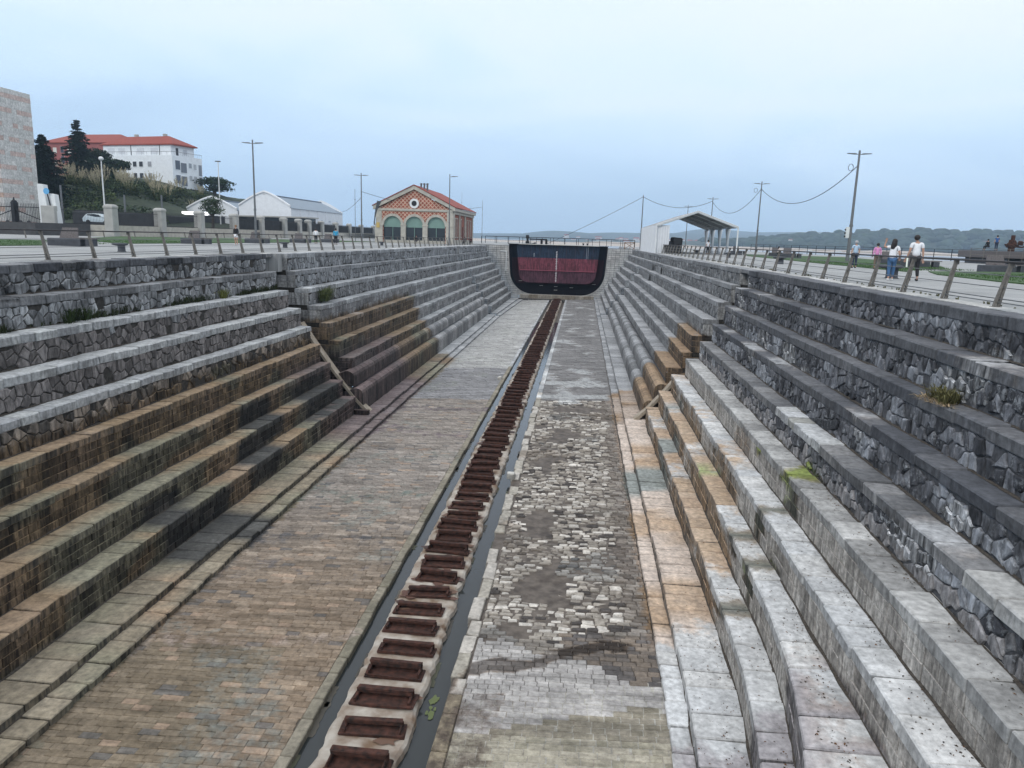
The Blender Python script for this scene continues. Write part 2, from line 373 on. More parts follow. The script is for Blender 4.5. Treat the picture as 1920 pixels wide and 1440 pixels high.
# ------------------------------------------------------------------ masonry fields on a plane: u along Y, w up; side s=+1 right wall (faces -X), -1 left (faces +X)
def clip(poly,a,b,c):
    out=[]; n=len(poly)
    for i in range(n):
        p=poly[i]; q=poly[(i+1)%n]; dp=a*p[0]+b*p[1]-c; dq=a*q[0]+b*q[1]-c
        if dp<=0: out.append(p)
        if dp*dq<0:
            t=dp/(dp-dq); out.append((p[0]+(q[0]-p[0])*t,p[1]+(q[1]-p[1])*t))
    return out
def rubble(mb,s,xf,y0,y1,z0,z1,colf,size=.34,dep=.06,gap=.016):
    H=z1-z0; nr=max(1,round(H/(size*.95))); nc=max(1,round((y1-y0)/(size*(.8 if s>0 else .95)))); dy=(y1-y0)/nc; dz=H/nr
    pt={}
    for i in range(-1,nc+1):
        for j in range(-1,nr+1):
            pt[i,j]=(y0+(i+.5+(.5 if j%2 else 0)+random.uniform(-.47,.47))*dy,z0+(j+.5+random.uniform(-.45,.45))*dz)
    for i in range(0,nc):
        for j in range(0,nr):
            p=pt[i,j]; P=[(y0,z0),(y1,z0),(y1,z1),(y0,z1)]
            for a in (-1,0,1):
                for b in (-1,0,1):
                    if (a or b) and (i+a,j+b) in pt:
                        q=pt[i+a,j+b]; A=q[0]-p[0]; B=q[1]-p[1]; l=math.hypot(A,B); A/=l; B/=l
                        P=clip(P,A,B,A*(p[0]+q[0])/2+B*(p[1]+q[1])/2-gap)
                        if len(P)<3: break
                if len(P)<3: break
            if len(P)<3: continue
            ar=abs(sum(P[k][0]*P[(k+1)%len(P)][1]-P[(k+1)%len(P)][0]*P[k][1] for k in range(len(P))))/2
            if ar<.006: continue
            d=dep*random.uniform(.45,1.25)
            if y0<39:
                Q=[]
                for k in range(len(P)):
                    p1,p2=P[k],P[(k+1)%len(P)]; Q.append(p1); l=math.hypot(p2[0]-p1[0],p2[1]-p1[1])
                    if l>.12: t=random.uniform(.35,.65); e=random.uniform(-.004,.020); Q.append((lp(p1[0],p2[0],t)-(p2[1]-p1[1])/l*-e*-1,lp(p1[1],p2[1],t)+(p2[0]-p1[0])/l*e))
                P=Q
                if random.random()<.03: continue
            V=[(xf(u)+s*.04,u,w) for u,w in P]
            if s>0: V=V[::-1]
            mb.pil(V,(-s,0,0),d,min(d*.6,.024),colf(p[0],p[1],'r'))
def courses(mb,s,xf,y0,y1,z0,z1,colf,ch=.24,l0=.35,l1=.7,dep=.045,gap=.008):
    nr=max(1,round((z1-z0)/ch)); h=(z1-z0)/nr
    for j in range(nr):
        u=y0-random.uniform(0,l0)
        while u<y1:
            l=random.uniform(l0,l1)*(1.0 if u<70 else 1.6); a=max(u,y0); b=min(u+l,y1)
            if b-a>.06:
                za=z0+j*h+gap; zb=z0+(j+1)*h-gap; A=a+gap; B=b-gap
                d=dep*random.uniform(.75,1.2)
                V=[(xf(A)+s*.04,A,za),(xf(B)+s*.04,B,za),(xf(B)+s*.04,B,zb),(xf(A)+s*.04,A,zb)]
                if s>0: V=V[::-1]
                mb.pil(V,(-s,0,0),d,.012,colf((a+b)/2,(za+zb)/2,'r'))
            u+=l
def caps(mb,s,xf,back,y0,y1,z,th,colf,l0=.55,l1=1.15,over=.035):
    u=y0
    while u<y1-.05:
        l=random.uniform(l0,l1); b=min(u+l,y1)
        if y1-b<.3: b=y1
        o=over+random.uniform(-.018,.022); xa=xf((u+b)/2)-s*o; xb=back((u+b)/2)
        dz=random.uniform(-.012,.012)
        X0,X1=min(xa,xb),max(xa,xb)
        sk=xf(b)-xf(u)
        k=len(mb.v)
        g_=random.uniform(.004,.013)*(1 if y1<45 else .6); mb.chbox(X0,X1,u+g_,b-g_,z-th+dz,z+dz,random.uniform(.014,.038),colf((u+b)/2,z,'cap'),.016)
        if abs(sk)>.01:
            for i in range(k,len(mb.v)):
                v=mb.v[i]; mb.v[i]=(v[0]+sk*((v[1]-u)/(b-u)-.5),v[1],v[2])
        u=b
# profiles: (X at start, X at end, Z)
def line(xa,xb,ya,yb,curve=0,yc=16): 
    return lambda y: xa+(xb-xa)*(y-ya)/(yb-ya)-(curve*(yc-y)**2 if y<yc else 0)
LZ=[0,-.93,-1.9,-2.87,-3.85,-4.82,-5.8,-6.77,-7.68,-8.65,-8.84]; LFL=-9.02
RZ=[0,-.87,-1.82,-2.77,-3.69,-4.61,-5.5,-6.41,-7.31,-8.15,-8.40]; RFL=-8.5
secs={
 -1:[(5,39.2,[(-17.25,-17.15),(-16.6,-16.6),(-15.97,-15.95),(-15.28,-15.27),(-14.75,-14.72),(-14.23,-14.2),(-13.67,-13.65),(-12.97,-12.95),(-12.28,-12.25),(-11.2,-11.12),(-10.55,-10.6)],0),
     (40.8,96.3,[(-16.6,-16.2),(-16.15,-15.9),(-15.4,-15.35),(-14.73,-14.5),(-14.19,-14.2),(-13.64,-13.65),(-12.93,-13.0),None,None,(-11.07,-11.0),(-10.6,-10.5)],0),
     (97.6,125,[(-16.2,-16.0),(-15.9,-15.8),(-15.35,-15.3),(-14.5,-14.5),(-13.9,-13.9),(-13.5,-13.5),(-12.9,-12.85),(-12.3,-12.25),(-11.75,-11.7),(-11.0,-10.4),(-10.5,-9.7)],0)],
 1:[(5,38.5,[(8.45,8.45),(7.8,7.85),(7.38,7.38),(6.9,6.85),(6.28,6.28),(5.65,5.62),(4.97,4.95),(4.37,4.37),(3.77,3.75),(2.70,2.72),(2.22,2.3)],1),
     (40.6,96.3,[(8.42,8.3),(8.05,7.9),(7.42,7.35),(6.7,6.7),(6.18,6.15),(5.7,5.6),(4.9,4.85),None,None,(2.75,2.75),(2.3,2.3)],0),
     (97.6,125,[(8.3,8.2),(7.7,7.6),(7.1,7.0),(6.4,6.3),(5.8,5.7),(5.2,5.1),(4.6,4.5),(4.0,3.95),(3.45,3.4),(2.75,2.8),(2.3,2.35)],0)]}
def dockwall(s):
    Z=LZ if s<0 else RZ; FL=LFL if s<0 else RFL; cf=colL if s<0 else colR
    side='left' if s<0 else 'right'
    root=empty('stepped_dock_wall',(secs[s][0][2][0][0],20,0),
       'long %s-hand stepped stone wall of the dry dock, '%side+('brown stained on its lower steps' if s<0 else 'dark charcoal on its upper steps'),'dock wall')
    for si,(ya,yb,pr,cv) in enumerate(secs[s]):
        fs=[]
        for i,p in enumerate(pr):
            if p is None: fs.append(None); continue
            c={7:.018,8:.016,9:.008,10:.004}.get(i,0) if cv else 0
            fs.append(line(p[0],p[1],ya,yb,c))
        for i in range(len(pr)):
            f=fs[i]; z=Z[i]
            if f is None: continue
            zn=Z[i+1] if i+1<len(Z) else FL
            k=i+1
            if k<len(fs) and fs[k] is None: zn=Z[7]+.25
            bk=fs[i-1] if i>0 and fs[i-1] else (lambda y,f=f: f(y)+s*.75)
            if i>0 and fs[i-1] is None: bk=lambda y,f=f: f(y)+s*1.8
            back=(lambda y,bk=bk: bk(y)+s*.10)
            th={0:.27,9:.20,10:.18}.get(i,.27 if i<5 else .25)
            if i>=9: th=z-zn-.003+.03
            mb=MB()
            l0,l1=(.55,1.1) if i<9 else (.5,1.0)
            if s>0 and i<4: l0,l1=1.0,2.4
            if s<0 and i==0: l0,l1=.6,1.3
            if ya>40: l0*=1.3; l1*=1.5
            ye=secs[s][1][0]+.02 if (si==0 and i>=9) else yb
            caps(mb,s,f,back if i>0 else (lambda y,f=f:f(y)+s*.7),ya,ye,z,th,cf,l0,l1,.035 if i<9 else .02)
            if si==0 and i==9: mb.box(min(f(yb),f(yb)+s*9),max(f(yb),f(yb)+s*9),yb-.2,ye,z-1.2,z-.03,mul(DB,1.5))
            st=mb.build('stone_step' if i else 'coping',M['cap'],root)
            if i>0 and ya<40 and pr[i-1] is not None:
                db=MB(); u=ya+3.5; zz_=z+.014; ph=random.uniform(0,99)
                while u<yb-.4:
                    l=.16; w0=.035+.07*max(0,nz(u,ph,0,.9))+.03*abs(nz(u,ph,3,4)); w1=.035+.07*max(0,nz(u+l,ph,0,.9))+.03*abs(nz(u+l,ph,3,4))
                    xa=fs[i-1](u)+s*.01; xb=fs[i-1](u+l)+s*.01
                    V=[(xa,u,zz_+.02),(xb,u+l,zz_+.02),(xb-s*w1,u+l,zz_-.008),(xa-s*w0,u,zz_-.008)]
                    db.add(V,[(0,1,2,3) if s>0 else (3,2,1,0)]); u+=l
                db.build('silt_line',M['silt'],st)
            if i<9:
                mb=MB(); jm=MB(); top=z-th+.004
                # dark mortar backing
                n=max(2,int((yb-ya)/(.5 if cv else 4))); ys=[ya+(yb-ya)*q/n for q in range(n+1)]
                for q in range(n):
                    a,b=ys[q],ys[q+1]; xa,xb=f(a)+s*.036,f(b)+s*.036
                    V=[(xa,a,zn-.3),(xb,b,zn-.3),(xb,b,z-.07),(xa,a,z-.07)]
                    W_=[(xa+s*2.5,a,zn-.3),(xb+s*2.5,b,zn-.3)]
                    jm.add(V,[(0,1,2,3) if s<0 else (3,2,1,0)])
                rub=i<5 if ya<40 else i<3
                if rub:
                    if ya<40: rubble(mb,s,f,ya,yb,zn,top,cf,size=.34 if s>0 else .36,dep=.06)
                    else:
                        rubble(mb,s,f,ya,min(75,yb),zn,top,cf,size=.4,dep=.06)
                        if yb>75: rubble(mb,s,f,max(75,ya),yb,zn,top,cf,size=.55,dep=.06)
                else:
                    courses(mb,s,f,ya,yb,zn,top,cf,ch=.24 if s<0 else .30,l0=.25 if s<0 else .4,l1=.6 if s<0 else .85) if ya<40 else courses(mb,s,f,ya,yb,zn,top,cf,ch=.34,l0=.5,l1=1.0)
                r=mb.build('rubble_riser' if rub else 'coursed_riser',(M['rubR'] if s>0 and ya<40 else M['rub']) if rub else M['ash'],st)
                jm.build('mortar',M['jointR'] if s>0 else M['joint'],st)
        # end faces of the section, ashlar buttress looking back at the notch
        if si>0:
            mb=MB(); jm=MB()
            for i in range(len(pr)):
                if fs[i] is None or i>8: continue
                x=fs[i](ya); zn=Z[i+1] if not (i+1<len(fs) and fs[i+1] is None) else Z[9]
                z=Z[i]-.27 if i else -.27
                xo=x+s*(2.6 if i<3 else 3.2)
                nr=max(1,round((z-zn)/.3)); h=(z-zn)/nr
                for j in range(nr):
                    u=0; Wd=abs(xo-x)
                    while u<Wd:
                        l=random.uniform(.5,.9); a=x+s*u; b=x+s*min(u+l,Wd)
                        X0,X1=min(a,b)+.006,max(a,b)-.006
                        za=zn+j*h+.006; zb=zn+(j+1)*h-.006
                        V=[(X0,ya+.03,za),(X1,ya+.03,za),(X1,ya+.03,zb),(X0,ya+.03,zb)]
                        c=cf(ya+.5,(za+zb)/2,'cap' if z>-4 else 'r')
                        if z>-4.2: c=mixc(c,(.36,.36,.35),.7)
                        mb.pil(V,(0,-1,0),.04,.012,c); u+=l
                jm.add([(x,ya+.03,zn-.2),(xo,ya+.03,zn-.2),(xo,ya+.03,z),(x,ya+.03,z)],[(0,1,2,3)])
                jm.add([(x+s*.3,ya+.05,z-.05),(x+s*9,ya+.05,z-.05),(x+s*9,ya+.05,Z[i]+.02 if i else -.05),(x+s*.3,ya+.05,Z[i]+.02 if i else -.05)],[(0,1,2,3)])
                jm.add([(xo-s*.1,ya+.06,zn-.2),(x+s*12,ya+.06,zn-.2),(x+s*12,ya+.06,z),(xo-s*.1,ya+.06,z)],[(0,1,2,3)])
            for i in range(9):
                xi=(fs[i](ya) if fs[i] else ((-12.5,-11.9) if s<0 else (4.3,3.8))[i-7]+s*.75)+s*.14
                jm.box(min(xi,xi+s*9),max(xi,xi+s*9),ya+.08,ya+.6,Z[i+1]-.3,Z[i]-.03)
            bt=mb.build('buttress_end',M['ash'],root); jm.build('mortar',M['joint'],bt)
        else:
            jm=MB()
            for i in range(9):
                x=fs[i](yb)+s*.04
                jm.box(min(x,x+s*4),max(x,x+s*4),yb-.5,yb-.004,Z[i+1]-.30,Z[i]-.272,(1,1,1))
            jm.build('section_end',M['joint'],root)
        # roll blocks of the middle section
        if pr[7] is None:
            for k,(xf_,zt,hh,r) in enumerate(((-12.5 if s<0 else 4.2,-6.42 if s<0 else -6.3,.85,.42),(-11.95 if s<0 else 3.65,-7.35 if s<0 else -7.2,1.35 if s<0 else 1.15,.42))):
                mb=MB(); u=ya-.9+(.0 if k==0 else -.2)
                while u<yb-.2:
                    l=random.uniform(.7,1.5); b=min(u+l,yb)
                    rr=r*random.uniform(.97,1.03); n=7; V=[]
                    x0=xf_
                    prof=[(0,-hh),(0,-rr*.9)]
                    for q in range(n):
                        t=math.pi*(.0+.72*q/(n-1))-.05; 
                        prof.append((rr-rr*math.cos(t),-rr*.9+rr*.95*math.sin(t)*1.0))
                    prof+= [(rr*2.6,-rr*.55),(rr*2.6,-hh)]
                    g=.012
                    for yy in (u+g,b-g):
                        for (a,w) in prof: V.append((x0+s*a,yy,zt+w))
                    m_=len(prof); F=[tuple(range(m_)) if s<0 else tuple(range(m_))[::-1],tuple(m_+q for q in range(m_))[::-1] if s<0 else tuple(m_+q for q in range(m_))]
                    for q in range(m_):
                        p2=(q+1)%m_; F.append((q,m_+q,m_+p2,p2) if s<0 else (p2,m_+p2,m_+q,q))
                    c=cf((u+b)/2,zt-.3,'r'); 
                    mb.add(V,F,c); u=b
                o=mb.build('rounded_block_course',M['cap'],root)
        # notch: stairs climbing in the recess, slide slab
        if si==0:
            y0,y1=yb,secs[s][1][0]
            mb=MB(); xs=(secs[s][0][2][9][1]); n=30
            for q in range(n):
                t=q/n; x=lp(xs+s*1.9,xs+s*8.6,t); z=lp(-8.6,-.45,t)
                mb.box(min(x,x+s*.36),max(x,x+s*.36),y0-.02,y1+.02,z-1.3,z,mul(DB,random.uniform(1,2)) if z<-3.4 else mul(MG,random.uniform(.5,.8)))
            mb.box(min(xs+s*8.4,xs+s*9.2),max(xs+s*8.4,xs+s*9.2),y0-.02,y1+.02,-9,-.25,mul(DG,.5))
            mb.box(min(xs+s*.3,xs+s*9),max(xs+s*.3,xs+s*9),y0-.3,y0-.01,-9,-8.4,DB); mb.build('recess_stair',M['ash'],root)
            mb=MB(); pts=[]
            for q in range(14):
                t=q/13; x=xs+s*(.45+3.9*t); z=(LZ if s<0 else RZ)[9]+.03+4.9*(t**1.18)
                pts.append((x,z))
            for q in range(13 if s<0 else 7):
                (xa,za),(xb,zb)=pts[q],pts[q+1]; Y0,Y1=y0+.45,y0+1.05
                V=[(xa,Y0,za),(xb,Y0,zb),(xb,Y1,zb),(xa,Y1,za),(xa,Y0,za-.22),(xb,Y0,zb-.22),(xb,Y1,zb-.22),(xa,Y1,za-.22)]
                mb.add(V,[(0,1,2,3),(4,7,6,5),(0,4,5,1),(3,2,6,7),(0,3,7,4),(1,5,6,2)],mul((.34,.29,.22),rz_(.1)))
            mb.build('stone_slide',M['tan'],root,fix=True)
            # bridging slab at quay level
            mb=MB(); x=secs[s][0][2][0][1]; mb.chbox(min(x,x+s*3),max(x,x+s*3),y0+.01,y1-.01,-.2,0,.015,MG); mb.build('bridging_slab',M['cap'],root)
    return root
dockwall(-1); dockwall(1)

# ------------------------------------------------------------------ dock floor
def fz(x): return -9.02+(x+10.63)*.0405
def flL(y): return lp(-10.6,-10.45,(y-5)/120) if y<97 else lp(-10.47,-9.6,(y-97)/28)
def floorcolL(x,y):
    r=random.random()
    c=mixc((.185,.140,.098),(.275,.220,.165),r)
    if y<16 and x<-7: c=mixc(c,(.15,.13,.09),.5)
    if y<22: c=mixc(c,OL,.45*ss(22,15,y)) if False else c
    g=nz(x*.35,y,1,.16)
    if 13<y<21 and g>.05: c=mixc(c,(.27,.225,.18),r)
    if y>16: c=mixc(c,mixc((.215,.195,.175),(.31,.285,.26),r),ss(16,30,y)*.85)
    if r>.94: c=mixc(c,(.30,.22,.16),.7)
    if r<.05: c=mixc(c,(.12,.125,.13),.6)
    yy=y+.4*nz(x,y,2,.3)
    if yy>56.5: c=mixc((.33,.33,.32),(.42,.42,.41),r)
    elif yy>45: c=mixc((.20,.20,.205),(.27,.27,.275),r)
    return mul(c,rz_(.10))
fl=empty('dock_floor',(-4,60,-8.8)); tag(fl,kind='structure')
mb=MB()
y=9.0
while y<126.5:
    w=.19 if y<50 else .30
    x=flL(y)-.05-random.uniform(0,.3); ly=nz(0,y,0,.9)*.02
    while x<-5.42:
        l=random.uniform(.30,.52) if y<50 else random.uniform(.5,.95); a=max(x,flL(y)-.05); b=min(x+l,-5.42)
        if b-a>.05:
            z=fz((a+b)/2)+random.uniform(-.006,.006)+.012*nz(a,y,0,.5); g=.006
            ty=.012*nz(a,y,4,.8)
            V=[(a+g,y+g+ly,z-.05),(b-g,y+g+ly+ty,z-.05),(b-g,y+w-g+ly+ty,z-.05),(a+g,y+w-g+ly,z-.05)]
            mb.pil(V,(0,0,1),.05,.010,floorcolL((a+b)/2,y))
        x+=l
    y+=w
mb.build('stone_setts',M['floor'],fl)
# right-hand cobbles: sound near and far, broken with mud pits between
def pit(x,y):
    p=max(0,nz(x,y,11,.38)*1.5+nz(x,y,2,1.1)*.7-.62)
    for (cx,cy,rx,ry) in ((-.7,20.0,.75,1.1),(-1.0,24.8,.45,1.5),(-.6,36.5,.9,1.6),(.3,42.5,1.5,.9),(-1.1,31.5,.5,1.3),(-1.3,17.2,.35,.5)):
        p=max(p,1.1-math.hypot((x-cx)/rx,(y-cy)/ry)+.9*nz(x,y,3,1.1))
    return p*ss(13.8,17,y)*(1-ss(43,46,y))
def floorcolR(x,y,pt):
    r=random.random()
    if y<13.4+.3*nz(x,y,0,1)+.25*(x+1): c=mixc((.30,.28,.215),(.40,.37,.30),r)
    elif y<16.0+.5*nz(x,y,0,.8)-.5*x: c=mixc((.50,.49,.48),(.62,.61,.59),r)
    elif y<17.2 and x>0: c=mixc((.12,.12,.125),(.30,.25,.2),r)
    elif y<45:
        c=mixc((.27,.25,.225),(.58,.54,.47),r)
        if r>.70: c=(.74,.71,.65)
        if r<.12: c=(.06,.06,.062)
        if nz(x,y,6,.5)>.3: c=mixc(c,(.16,.18,.19),.5)
        if x>1.6+.5*nz(y,0,0,.3): c=mixc(c,(.19,.165,.145),.7)
        if x<-1.6+.3*nz(y,0,0,.5) and y<17: c=mixc(c,(.10,.085,.075),.6)
    else:
        c=mixc((.21,.215,.22),(.28,.285,.29),r)
    if pt>-.15 and y>13: c=mixc(c,(.09,.07,.055),.35)
    return mul(c,rz_(.10))
mb=MB(); y=9.0
while y<126.5:
    br=ss(15.5,18.5,y)*(1-ss(43,46,y)); w=(.19 if y<16 else .17) if y<47 else .30
    x=-2.16-random.uniform(0,.25); 
    while x<2.28:
        l=random.uniform(.22,.42) if y<47 else random.uniform(.5,.9); a=max(x,-2.16); b=min(x+l,2.24)
        if b-a>.05:
            cx=(a+b)/2; p=pit(cx,y)
            disorder=br*(1-.75*ss(1.5,1.9,cx+.3*nz(y,0,0,.3)))
            if not (p>.02 and disorder>.3 and random.random()<min(1,p*6+.1)):
                z=fz(cx)+random.uniform(-1,1)*(.005+.024*disorder)-.10*max(0,p+.25)*disorder; g=.005+.013*disorder
                J=lambda k: random.uniform(-k,k)*disorder
                row=.06*nz(cx,y,7,.8)*disorder; t1,t2=J(.035),J(.035); q=.024
                V=[(a+g+J(q),y+g+row+J(q),z-.07),(b-g+J(q),y+g+row+J(q),z-.07+t1),(b-g+J(q),y+w-g+row+J(q),z-.07+t1+t2),(a+g+J(q),y+w-g+row+J(q),z-.07+t2)]
                mb.pil(V,(0,0,1),.07,.012+.014*disorder,floorcolR(cx,y,p))
        x+=l
    y+=w
mb.build('cobbles',M['floor'],fl)
mb=MB(); mb.add([(-2.14,9,fz(-2.14)-.010),(2.24,9,fz(2.24)-.010),(2.24,15.3,fz(2.24)-.010),(-2.14,14.2,fz(-2.14)-.010)],[(0,1,2,3)],(.36,.35,.31)); mb.build('pale_pointing',M['floor'],fl)
# mud bed under the setts, a rolling surface
mb=MB(); nx=40; ny=460
for j in range(ny+1):
    for i in range(nx+1):
        x=lp(-2.5,2.3,i/nx); y=lp(8.5,126.5,j/ny); d=ss(15.5,18.5,y)*(1-ss(43,46,y))
        mb.v.append((x,y,fz(x)-.035-.015*d+.03*nz(x,y,1,1.3)*d-.03*max(0,pit(x,y))*d))
for j in range(ny):
    for i in range(nx): o=j*(nx+1)+i; mb.f.append((o,o+1,o+nx+2,o+nx+1)); mb.c.append((1,1,1))
mb.build('mud_bed',M['mud'],fl,smooth=True)
mb=MB(); mb.box(-10.7,-5.3,8.5,126.5,-9.6,-9.07,(1,1,1)); 
mb.v=[(x,y,(z if z<-9.3 else fz(x)-.03)) for x,y,z in mb.v]; mb.build('bedding',simple('floor_bedding',(.085,.075,.062),.95,var=.3,scale=5),fl)
# kerbs of the gutters
mb=MB(); y=9
while y<126:
    l=random.uniform(.6,1.2); z=fz(-5.3)+.0; 
    c=mixc((.13,.12,.09),(.22,.2,.16),random.random()) if y<57 else mixc(MG,LG,random.random())
    mb.chbox(-5.42,-5.16+random.uniform(-.02,.02),y+.006,y+l-.006,z-.5,z+.01,.02,c,.006); y+=l
mb.build('gutter_kerb',M['cap'],fl)
mb=MB(); y=9
while y<126:
    l=random.uniform(.45,1.3); z=fz(-2.3)+.0; k=ss(13,16,y)*(1-ss(44,47,y)); tx=random.uniform(-.06,.05)*k
    c=mixc((.24,.225,.19),(.36,.34,.31),random.random()) if y>14 else (.2,.17,.12)
    if y>47: c=mixc(MG,LG,random.random()*.7)
    if not(22<y<23.2 or 35.4<y<36.2 or 28.5<y<29.1): mb.chbox(-2.50+tx,-2.17+tx,y+.006+.02*k,y+l-.006,z-.5,z+.015+random.uniform(-.03,.01)*k,.022,c,.006+.018*k)
    y+=l
mb.build('gutter_kerb',M['cap'],fl)
mb=MB(); mb.box(-5.2,-2.4,8.5,126.5,-9.5,-9.17); mb.build('gutter_bed',M['mud'],fl)
mb=MB(); mb.add([(-5.2,8.5,-8.95),(-2.42,8.5,-8.95),(-2.42,92,-8.95),(-5.2,92,-8.95)],[(0,1,2,3)]); o=mb.build('gutter_water',M['gutter']); tag(o,kind='structure')
mb=MB()
for k in range(60):
    side=random.random()<.5; x=random.choice((-5.12,-4.80)) if side else random.choice((-3.02,-2.56)); y=random.uniform(11,60); L_=random.uniform(.3,1.4); w_=random.uniform(.03,.10); n_=10
    P=[(x+w_*random.uniform(.5,1.1),y+L_*q/n_,-8.94) for q in range(n_+1)]+[(x-w_*random.uniform(.5,1.1),y+L_*(n_-q)/n_,-8.94) for q in range(n_+1)]
    mb.add(P,[tuple(range(len(P)))],random.choice([(.06,.055,.045),(.085,.078,.062),(.07,.072,.045)]))
for k in range(7):
    cx_,cy_=-2.8+random.uniform(-.1,.1),14.3+random.uniform(-.3,.3); r_=random.uniform(.03,.09)
    mb.add([(cx_+r_*math.cos(q*.7)*random.uniform(.5,1.4),cy_+1.8*r_*math.sin(q*.7)*random.uniform(.5,1.4),-8.936+.0005*k) for q in range(9)],[tuple(range(9))],(.10,.125,.045))
tag(mb.build('gutter_silt',M['attr']),'brown silt and green algae patches in the water gutters','silt',kind='stuff')
# concrete keel strip with ragged edges
mb=MB(); ny=900; prof=[]
for j in range(ny+1):
    y=lp(9,125.5,j/ny); e=.08*nz(0,y,0,1.4)+.06*nz(0,y,5,5); e2=.09*nz(9,y,0,1.1)+.07*nz(9,y,5,4)
    zt=-8.78+.012*nz(0,y,3,2)
    for x,z in ((-4.80+e,-9.2),(-4.73+e,zt-.05),(-4.66+e,zt),(-4.2,zt+.012*nz(2,y,0,3)),(-3.6,zt+.012*nz(3,y,0,3)),(-3.14+e2,zt),(-3.07+e2,zt-.05),(-3.01+e2,-9.2)): mb.v.append((x,y,z))
for j in range(ny):
    for i in range(7): o=j*8+i; mb.f.append((o,o+1,o+9,o+8)); mb.c.append((1,1,1))
o=mb.build('keel_strip',M['conc'],smooth=False,fix=True); tag(o,'cream concrete keel strip with ragged edges running down the dock floor','concrete strip')
# rusty keel irons
def keel_iron():
    r=empty('keel_iron',(0,0,0))
    a=MB(); a.chbox(-.68,.68,-.26,.25,0,.05,.010,(1,1,1),.02); b0=a.build('base_plate',M['rust'],r)
    a=MB(); a.chbox(-.62,.60,.06,.21,.20,.235,.010,(1,1,1),.016); a.chbox(-.61,.59,.05,.085,.13,.215,.008,(1,1,1),.010); a.chbox(-.66,.66,-.26,-.22,.04,.085,.008,(1,1,1),.012); a.build('top_flange',M['rust'],r)
    a=MB(); a.chbox(-.62,.62,.12,.16,.05,.215,.006,(1,1,1),.006)
    for x in (-.6,.56): a.chbox(x,x+.04,-.2,.14,.05,.16,.006,(1,1,1),.012)
    a.build('web',M['rust'],r)
    return r
# four weathered variants, copied down the dock
kinds=[keel_iron() for _ in range(6)]
def copytree(o,parent=None):
    c=o.copy(); COL.objects.link(c)
    if parent: c.parent=parent; c.matrix_parent_inverse=Matrix()
    for ch in list(o.children): copytree(ch,c)
    return c
for k in kinds:
    for ch in k.children: ch.matrix_parent_inverse=Matrix()
nearl=['nearest rusty iron keel block, at the bottom edge of the photo','second nearest rusty iron keel block on the concrete strip','third nearest rusty iron keel block on the concrete strip','fourth nearest rusty iron keel block on the concrete strip','fifth nearest rusty iron keel block on the concrete strip','sixth nearest rusty iron keel block on the concrete strip']
y=11.15; i=0
ysp=[11.05,12.1,13.15,14.15,15.15,16.15,17.15,18.1,19.05]
while y<124.5:
    y=ysp[i] if i<len(ysp) else y+1.0
    k=kinds[i] if i<6 else copytree(kinds[random.randrange(6)])
    dx=random.uniform(-.09,.09)
    k.location=(-3.88+dx,y,-8.775); k.rotation_euler=(random.uniform(-.07,.07),random.uniform(-.04,.04),random.uniform(-.11,.11)-.02)
    k.scale=(random.uniform(.9,1.05),random.uniform(.82,1.08),random.uniform(.75,1.15))
    lab=nearl[i] if i<6 else 'rusty iron keel block among the long row beyond the sixth on the concrete strip'
    tag(k,lab,'keel block','iron keel blocks in a row down the dock floor'); i+=1
mb=MB()
for q in range(260):
    y=random.uniform(12,110) if q<120 else random.uniform(18,50); x=random.uniform(-4.6,-3.2); r_=random.uniform(.04,.2)
    mb.add([(x+r_*1.6*math.cos(t*.7)*random.uniform(.4,1.3),y+r_*math.sin(t*.7)*random.uniform(.4,1.3),-8.762+.0001*q) for t in range(9)],[tuple(range(9))],random.choice([(.10,.05,.035),(.06,.035,.028),(.13,.075,.05)]))
tag(mb.build('rust_flakes',M['attr']),'rust flakes and scale strewn between the keel irons','rust',kind='stuff')
# loose stones beside the gutter
for (x,y,w,l_,lab) in ((-2.55,29.6,.34,.42,'pale squared stone tipped over beside the right-hand gutter'),(-5.5,52,.25,.5,'pale broken stone lying on the left gutter kerb')):
    mb=MB(); mb.chbox(x-w/2,x+w/2,y-l_/2,y+l_/2,fz(x)-.02,fz(x)+.22,.03,(.42,.41,.38),.03); tag(mb.build('loose_stone',M['cap']),lab,'stone')
# ------------------------------------------------------------------ gate end: sill, piers with the U opening, caisson
def upath(cx,hw,zt,zb,r,n=14,taper=.3):
    P=[(cx-hw,zt)]
    for q in range(n+1):
        t=math.pi/2*q/n; P.append((cx-hw+taper+r-r*math.cos(t),zb+r-r*math.sin(t)))
    for q in range(n+1):
        t=math.pi/2*q/n; P.append((cx+hw-taper-r+r*math.sin(t),zb+r-r*math.cos(t)))
    P.append((cx+hw,zt)); return P
gp=empty('gate_piers',(-4.3,128,-8),'pale ashlar stone piers and sill framing the U-shaped dock entrance','stone pier')
U=upath(-4.1,8.35,0,-8.0,3.95)
mb=MB()
